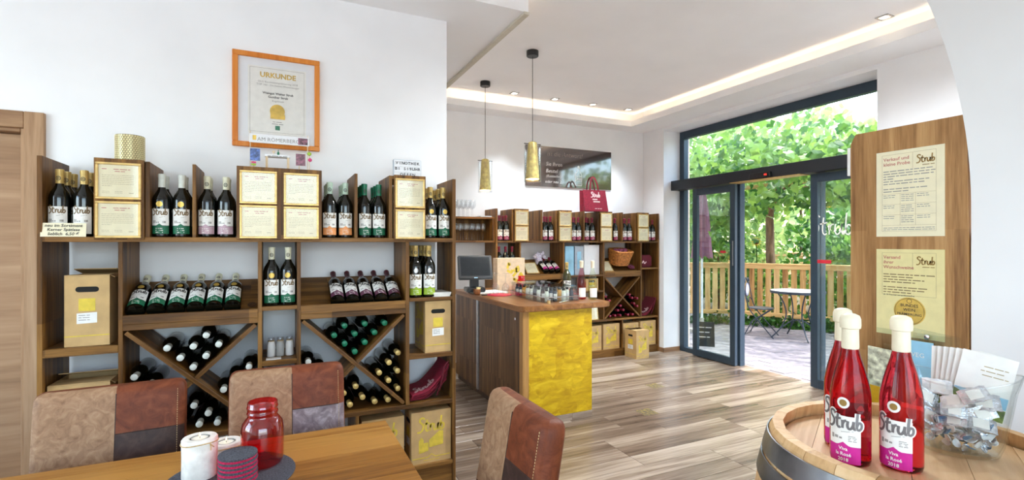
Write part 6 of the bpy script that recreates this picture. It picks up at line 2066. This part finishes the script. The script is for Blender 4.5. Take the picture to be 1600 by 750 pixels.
# fences
def fence(p0, p1, lab, pitch=0.137, pw=0.09, ztop=1.15, zbot=0.185, dark=False, posts=True, rail='fence_rail', pick='fence_wood'):
    d = Vector((p1[0] - p0[0], p1[1] - p0[1], 0))
    L = d.length
    rz = math.atan2(d.y, d.x) - PI / 2
    f = thing('picket_fence', lab, 'fence', (p0[0], p0[1], GZ), (0, 0, rz), 'wooden picket fences')
    MB().box(-0.045, 0.045, 0, L, ztop - 0.10, ztop - 0.03).build('top_rail', rail, f, bevel=0.004)
    MB().box(-0.06, 0.06, 0, L, ztop - 0.03, ztop).build('cap_rail', rail, f, bevel=0.006)
    MB().box(-0.045, 0.045, 0, L, zbot, zbot + 0.07).build('bottom_rail', rail, f, bevel=0.004)
    pm2 = MB().box(-0.012, 0.012, 0, pw, zbot + 0.07, ztop - 0.10).mesh('picket', pick, bevel=0.003)
    n = int(L / pitch)
    for k in range(n):
        put('picket', pm2, f, (0, 0.07 + pitch * k, 0))
    if posts:
        MB().box(-0.05, 0.05, -0.10, 0.0, 0.0, ztop + 0.04).build('post', 'fence_wood', f, bevel=0.005)
        MB().box(-0.05, 0.05, L, L + 0.10, 0.0, ztop + 0.04).build('post', 'fence_wood', f, bevel=0.005)
        MB().box(-0.08, 0.08, -0.13, 0.03, -0.05, 0.10).build('post_footing', 'concrete', f, bevel=0.01)
    return f
fence((7.87, 6.68), (9.65, 3.33), 'wooden picket fence behind the bistro table')
fence((7.78, 6.80), (6.35, 7.62), 'wooden picket fence seen through the left glass leaf')
fence((8.6, 11.2), (15.2, 6.4), 'pale picket fence at the far side of the garden', ztop=1.28, pitch=0.15, posts=False)

# bistro chairs and table
def bistro_chair(label, loc, rz):
    c = thing('bistro_chair', label, 'chair', loc, (0, 0, rz), 'folding bistro chairs on the patio')
    MB().lathe([(0.0, 0.448), (0.185, 0.448), (0.190, 0.455), (0.185, 0.464), (0.0, 0.466)], 28).build('seat', 'iron_blue', c, smooth=40)
    for x in (-0.185, 0.185):
        MB().tube([(x, 0.22, 0.0), (x * 0.97, 0.10, 0.25), (x * 0.95, -0.16, 0.45)], 0.009, 7).build('leg', 'iron_blue', c, smooth=60)
        MB().tube(spline([(x * 1.02, -0.22, 0.0), (x * 0.98, -0.02, 0.24), (x * 0.95, 0.14, 0.45), (x * 0.98, 0.20, 0.68), (x * 1.0, 0.23, 0.84), (x * 0.9, 0.24, 0.93), (x * 0.6, 0.24, 0.90), (x * 0.55, 0.24, 0.84)], 5), 0.009, 7).build('leg', 'iron_blue', c, smooth=60)
    MB().tube(spline([(-0.15, 0.21, 0.90), (-0.08, 0.23, 0.86), (0, 0.24, 0.95), (0.08, 0.23, 0.86), (0.15, 0.21, 0.90)], 5), 0.007, 6).build('back_scroll', 'iron_blue', c, smooth=60)
    MB().tube(spline([(-0.17, 0.18, 0.56), (-0.08, 0.20, 0.62), (0, 0.19, 0.54), (0.08, 0.20, 0.62), (0.17, 0.18, 0.56)], 5), 0.007, 6).build('back_scroll', 'iron_blue', c, smooth=60)
    M = Matrix.Translation((0, 0.215, 0.745)) @ Matrix.Rotation(PI / 2, 4, 'X')
    md = MB().lathe([(0.0, -0.006), (0.105, -0.006), (0.110, 0.0), (0.105, 0.006), (0.0, 0.006)], 26, M=M).build('medallion', 'mosaic_lilac', c, smooth=40)
    MB().lathe([(0.0, 0.0), (0.085, 0.0), (0.085, 0.009), (0.0, 0.009)], 26, M=M).build('mosaic_inlay', 'mosaic_white', md, smooth=40)
    MB().tube([(-0.18, 0.19, 0.03), (0.18, 0.19, 0.03)], 0.006, 6).build('stretcher', 'iron_blue', c, smooth=60)
    MB().tube([(0.11 * math.cos(q), 0.215, 0.745 + 0.11 * math.sin(q)) for q in [2 * PI * k / 24 for k in range(24)]], 0.007, 6, closed=True).build('back_ring', 'iron_blue', c, smooth=60)
    return c
bistro_chair('iron bistro chair with a round mosaic back left of the patio table', (7.22, 5.66, GZ), 0.45)
bistro_chair('iron bistro chair seen through the right glass leaf', (8.22, 4.66, GZ), -1.9)
bt = thing('bistro_table', 'round mosaic-topped iron bistro table on the patio', 'table', (7.55, 5.26, GZ))
MB().lathe([(0.0, 0.735), (0.385, 0.735), (0.39, 0.745), (0.385, 0.76), (0.0, 0.76)], 44).build('table_top', 'mosaic_white', bt, smooth=40)
MB().lathe([(0.382, 0.722), (0.392, 0.722), (0.394, 0.762), (0.386, 0.763)], 44, close=False).build('rim', 'iron_blue', bt, smooth=40)
for k in range(4):
    a = PI / 4 + k * PI / 2 + 0.2
    ca, sa = math.cos(a), math.sin(a)
    MB().tube(spline([(0.30 * ca, 0.30 * sa, 0.73), (0.20 * ca, 0.20 * sa, 0.55), (0.17 * ca, 0.17 * sa, 0.36), (0.26 * ca, 0.26 * sa, 0.15), (0.40 * ca, 0.40 * sa, 0.0)], 5), 0.011, 8).build('leg', 'iron_blue', bt, smooth=60)
    MB().tube(spline([(0.27 * ca, 0.27 * sa, 0.14), (0.1 * ca, 0.1 * sa, 0.27), (0, 0, 0.29)], 4), 0.009, 7).build('brace', 'iron_blue', bt, smooth=60)

# slate sign and folded parasol, seen through the left leaf
ss = thing('slate_sign', 'small black chalk sign on the ground behind the left glass leaf', 'sign', (5.72, 5.42, GZ), (-0.22, 0, -0.75))
MB().box(-0.13, 0.13, -0.008, 0.008, 0, 0.36).build('slate', 'black_plastic', ss, bevel=0.002)
mb = MB()
for q in range(3):
    dashes(mb, -0.09, 0.09, 0.27 - 0.07 * q, 0.026, lambda a, b_: (a, -0.009, b_), random.Random(q + 40))
mb.build('chalk_writing', 'chalk_dim', ss)
pa = thing('parasol', 'folded mauve parasol behind the left glass leaf', 'parasol', (6.57, 6.30, GZ))
MB().tube([(0, 0, 0), (0, 0, 2.5)], 0.02, 10).build('pole', 'lamp_white', pa, smooth=60)
vs, fs = [], []
for i, (z, r) in enumerate(((1.25, 0.14), (1.5, 0.12), (1.9, 0.10), (2.3, 0.06), (2.45, 0.025))):
    for k in range(16):
        q = 2 * PI * k / 16
        rr_ = r * (1 + 0.28 * (-1) ** k)
        vs.append((rr_ * math.cos(q), rr_ * math.sin(q), z + (0.06 if i == 0 and k % 2 else 0)))
for i in range(4):
    for k in range(16):
        fs.append((i * 16 + k, i * 16 + (k + 1) % 16, (i + 1) * 16 + (k + 1) % 16, (i + 1) * 16 + k))
MB().add(vs, fs).build('canopy', 'parasol_cloth', pa)
MB().lathe([(0.20, 0), (0.20, 0.06), (0.04, 0.10), (0.03, 0.25)], 20).build('base', 'concrete', pa, smooth=40)
# slim white poles with conical tops behind the fence
for x, y, lab in ((10.85, 5.55, 'left of two white conical-topped poles beyond the fence'), (11.15, 5.40, 'right of two white conical-topped poles beyond the fence')):
    gl = thing('conical_pole', lab, 'lamp', (x, y, GZ), group='white conical-topped poles')
    MB().tube([(0, 0, 0), (0, 0, 1.95)], 0.03, 8).build('pole', 'lamp_white', gl, smooth=60)
    MB().lathe([(0.07, 1.95), (0.09, 2.10), (0.0, 2.12)], 14).build('pole_head', 'lamp_white', gl, smooth=30)
    MB().lathe([(0.16, 2.10), (0.02, 2.26), (0.0, 2.28)], 14).build('roof', 'lamp_white', gl, smooth=30)

# ---- leaves
rl = random.Random(77)
def leaf_shape(seed, lob=5):
    r = random.Random(seed)
    n = 14
    pts = []
    for k in range(n):
        a = 2 * PI * k / n
        rad = 0.42 + 0.12 * math.cos(lob * a + 0.3) + r.uniform(-0.04, 0.04)
        if k == 0:
            rad = 0.30
        pts.append((rad * math.sin(a), -rad * math.cos(a), 0.06 * math.sin(2 * a + seed) - 0.10 * rad))
    return [(0, 0, 0.03)] + pts, [(0, 1 + k, 1 + (k + 1) % n) for k in range(n)]
LS = [leaf_shape(i) for i in range(5)]
lmesh = [MB().add(*s_).mesh('leaf', 'leaf_vine') for s_ in LS]
def quad_leaf(mb, p, s, M):
    vs = [M @ Vector(q) * s + p for q in ((0, -0.5, 0), (0.32, -0.1, 0.06), (0.26, 0.25, 0.02), (0, 0.55, -0.05), (-0.26, 0.25, 0.02), (-0.32, -0.1, 0.06))]
    mb.add(vs, [(0, 1, 2, 3), (0, 3, 4, 5)])
def rotm(face=None, spread=1.0):
    return Euler((rl.gauss(0.9, 0.5 * spread), rl.gauss(0, 0.5 * spread), rl.uniform(0, 2 * PI))).to_matrix()
def toward(spread=0.6):
    """leaf whose face turns roughly towards the house and the light, tip hanging down"""
    return (Euler((PI / 2 + rl.gauss(-0.25, spread * 0.7), rl.gauss(0, spread), -PI / 4 + rl.gauss(-0.55, spread))).to_matrix()) @ Euler((0, 0, PI + rl.gauss(0, 0.7))).to_matrix()
vine = thing('grape_vine', 'old grape vine trained over the patio as a leafy roof', 'vine', (8.95, 6.78, GZ))
VO = Vector((8.95, 6.78, GZ))
MB().tube(spline([(0.10, 0.1, 0), (0.05, 0.02, 0.7), (-0.06, -0.02, 1.2), (-0.02, 0.02, 1.7), (-0.10, -0.05, 2.2), (-0.3, -0.4, 2.55)], 5), [0.095 - 0.0012 * k for k in range(26)], 9).build('trunk', 'bark', vine, smooth=70)
for dx, dy in ((-0.9, -2.8), (-2.2, -1.0), (0.4, -3.4), (-2.4, -3.4), (-0.8, 1.2)):
    MB().tube(spline([(-0.2, -0.25, 2.45), (dx * 0.4, dy * 0.4, 2.66), (dx, dy, 2.72)], 5), [0.035 - 0.002 * k for k in range(11)], 6).build('branch', 'bark', vine, smooth=70)
def canopy_point():
    x = rl.uniform(6.1, 10.2)
    y = rl.uniform(0.8, 8.6)
    h = 2.62 + 0.18 * math.sin(x * 1.7 + 1) + 0.15 * math.sin(y * 1.3)
    t = rl.random()
    z = h + rl.gauss(0, 0.20) + (0.35 * rl.random() if t < 0.4 else 0)
    return Vector((x, y, z))
cands = []
for k in range(5200):
    cands.append(canopy_point())
# hanging shoots in front of the far opening
for k in range(330):
    a = rl.random()
    cands.append(Vector((7.6 + 1.8 * a + rl.gauss(0, 0.25), 6.9 - 2.6 * a + rl.gauss(0, 0.3), 2.42 - abs(rl.gauss(0, 0.16)))))
for k in range(140):
    cands.append(Vector((7.1 + rl.gauss(0, 0.35), 6.6 + rl.gauss(0, 0.4), 2.25 - abs(rl.gauss(0, 0.30)))))
cands.sort(key=lambda p: (p - Vector((0, 0, 1.5))).length - (1.2 if 2.5 < p.y < 7 else 0))
vis = [p for p in cands if 0.72 < p.x / max(p.y, 0.1) < 2.2]
first = set(id(p) for p in vis[:300])
rest = MB()
for p in cands:
    s_ = rl.uniform(0.10, 0.165)
    M = toward(0.7)
    if id(p) in first:
        o = put('leaf', rl.choice(lmesh), vine, p - VO, M.to_euler())
        o.scale = (s_ * 1.15,) * 3
    else:
        vs0, fs0 = rl.choice(LS)
        rest.add([M @ Vector(q) * (s_ * 1.15) + (p - VO) for q in vs0], fs0)
o = rest.build('vine_foliage', 'leaf_vine', vine)
o['kind'] = 'stuff'
# pergola wires and posts
pg = thing('pergola', 'slim wooden pergola frame carrying the grape vine', 'pergola', (6.6, 3.0, GZ))
for dx, dy in ((0.0, -2.6), (3.2, -2.6)):
    MB().box(dx - 0.04, dx + 0.04, dy - 0.04, dy + 0.04, 0, 2.55).build('post', 'fence_wood', pg)
for dx in (0.0, 1.6, 3.2):
    MB().box(dx - 0.03, dx + 0.03, -2.7, 4.8, 2.55, 2.62).build('beam', 'fence_rail', pg)

def bush(name, lab, cat, c, rx, ry, z0, z1, n, size, mat, group, trunk=True, shape=1.0):
    b = thing(name, lab, cat, (c[0], c[1], GZ), group=group)
    mb = MB()
    for k in range(n):
        while True:
            v_ = Vector((rl.uniform(-1, 1), rl.uniform(-1, 1), rl.uniform(-1, 1)))
            if 0.35 < v_.length < 1:
                break
        lump = 1 + 0.22 * math.sin(v_.x * 7 + c[0]) * math.sin(v_.z * 6 + c[1])
        p = Vector((v_.x * rx * lump, v_.y * ry * lump, (z0 + z1) / 2 + v_.z * (z1 - z0) / 2))
        quad_leaf(mb, p, size * rl.uniform(0.7, 1.3), toward(0.9))
    f = mb.build('foliage', mat, b)
    f['kind'] = 'stuff'
    if trunk:
        MB().tube([(0, 0, 0), (0.03, 0, (z0 + z1) * 0.3), (0, 0.03, (z0 + z1) * 0.55)], [0.06, 0.045, 0.02], 7).build('stem', 'bark', b, smooth=60)
    return b
T = 'trees beyond the garden'
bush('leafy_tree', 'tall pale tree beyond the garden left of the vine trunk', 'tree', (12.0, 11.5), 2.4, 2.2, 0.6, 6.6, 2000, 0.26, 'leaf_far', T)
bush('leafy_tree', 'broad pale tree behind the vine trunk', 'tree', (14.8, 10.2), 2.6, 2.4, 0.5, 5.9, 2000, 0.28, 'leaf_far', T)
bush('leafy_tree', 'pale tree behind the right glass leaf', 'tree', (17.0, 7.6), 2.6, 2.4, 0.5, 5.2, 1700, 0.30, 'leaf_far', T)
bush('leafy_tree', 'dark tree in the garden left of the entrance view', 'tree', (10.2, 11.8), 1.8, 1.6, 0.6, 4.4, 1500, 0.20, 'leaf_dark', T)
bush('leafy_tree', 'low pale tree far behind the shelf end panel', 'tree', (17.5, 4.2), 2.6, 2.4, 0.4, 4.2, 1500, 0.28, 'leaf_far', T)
S_ = 'garden shrubs behind the fence'
bush('garden_shrub', 'dark leafy shrub behind the fence right of the vine trunk', 'shrub', (11.0, 7.0), 0.9, 0.9, 0.1, 2.35, 900, 0.13, 'leaf_dark', S_)
bush('garden_shrub', 'bright green shrub behind the fence left of the vine trunk', 'shrub', (9.3, 8.4), 0.9, 0.8, 0.1, 2.1, 1000, 0.12, 'leaf_vine', S_)
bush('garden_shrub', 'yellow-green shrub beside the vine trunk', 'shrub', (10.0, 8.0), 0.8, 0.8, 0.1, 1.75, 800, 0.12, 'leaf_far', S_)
bush('garden_shrub', 'bright shrub behind the fence at the door opening right side', 'shrub', (10.3, 6.0), 0.8, 0.8, 0.1, 1.75, 800, 0.12, 'leaf_vine', S_)
bush('garden_shrub', 'green shrub behind the right glass leaf', 'shrub', (11.5, 4.8), 1.1, 1.0, 0.1, 2.2, 900, 0.14, 'leaf_dark', S_)
bush('garden_shrub', 'green shrub behind the left glass leaf', 'shrub', (8.2, 8.6), 1.0, 0.9, 0.1, 2.4, 1000, 0.13, 'leaf_vine', S_)
# low ivy along the fence foot
iv = MB()
for k in range(1300):
    a = rl.random()
    quad_leaf(iv, Vector((7.87 + 1.78 * a + rl.gauss(0.02, 0.10), 6.68 - 3.35 * a + rl.gauss(0.02, 0.08), GZ + abs(rl.gauss(0.08, 0.10)))), rl.uniform(0.06, 0.10), toward(0.9))
for k in range(500):
    a = rl.random()
    quad_leaf(iv, Vector((7.78 - 1.43 * a + rl.gauss(0.0, 0.08), 6.80 + 0.82 * a + rl.gauss(-0.02, 0.08), GZ + abs(rl.gauss(0.06, 0.06)))), rl.uniform(0.06, 0.10), toward(0.9))
tag(iv.build('ivy', 'leaf_dark'), 'low ivy growing along the foot of the picket fence', 'ivy', kind='stuff')
tall = MB()
for k in range(1500):
    a = rl.random()
    quad_leaf(tall, Vector((8.10 + 1.9 * a + rl.gauss(0.15, 0.12), 6.85 - 3.35 * a + rl.gauss(0.1, 0.1), GZ + rl.uniform(0.0, 1.05))), rl.uniform(0.07, 0.14), toward(0.9))
tag(tall.build('garden_plants', 'leaf_vine'), 'dense green plants growing just behind the picket fence', 'plants', kind='stuff')
# sunflowers
for x, y, z, lab in ((9.35, 7.45, 1.55, 'tall sunflower just left of the vine trunk'), (8.98, 7.75, 1.16, 'lower sunflower behind the fence left of the vine trunk')):
    sf = thing('sunflower', lab, 'sunflower', (x, y, GZ), (0, 0, -0.9), 'sunflowers behind the fence')
    MB().tube([(0, 0.03, 0), (0.02, 0.02, z * 0.5), (0, 0.01, z)], 0.012, 6).build('stem', 'leaf_dark', sf, smooth=60)
    for k in range(14):
        a = 2 * PI * k / 14
        MB().add([(0.05 * math.cos(a - 0.18), 0, z + 0.05 * math.sin(a - 0.18)), (0.13 * math.cos(a), -0.02, z + 0.13 * math.sin(a)), (0.05 * math.cos(a + 0.18), 0, z + 0.05 * math.sin(a + 0.18))], [(0, 1, 2)]).build('petal', 'sunflower_petal', sf)
    MB().lathe([(0.0, -0.01), (0.06, -0.01), (0.06, 0.01), (0.0, 0.02)], 14, M=Matrix.Translation((0, -0.005, z)) @ Matrix.Rotation(PI / 2, 4, 'X')).build('heart', 'sunflower_heart', sf, smooth=50)
    for q in (0.35, 0.6, 0.8):
        MB().add([(0, 0, z * q), (0.10, -0.04, z * q + 0.05), (0.20, -0.02, z * q), (0.10, 0.05, z * q - 0.02)], [(0, 1, 2, 3)]).build('leaf', 'leaf_vine', sf)
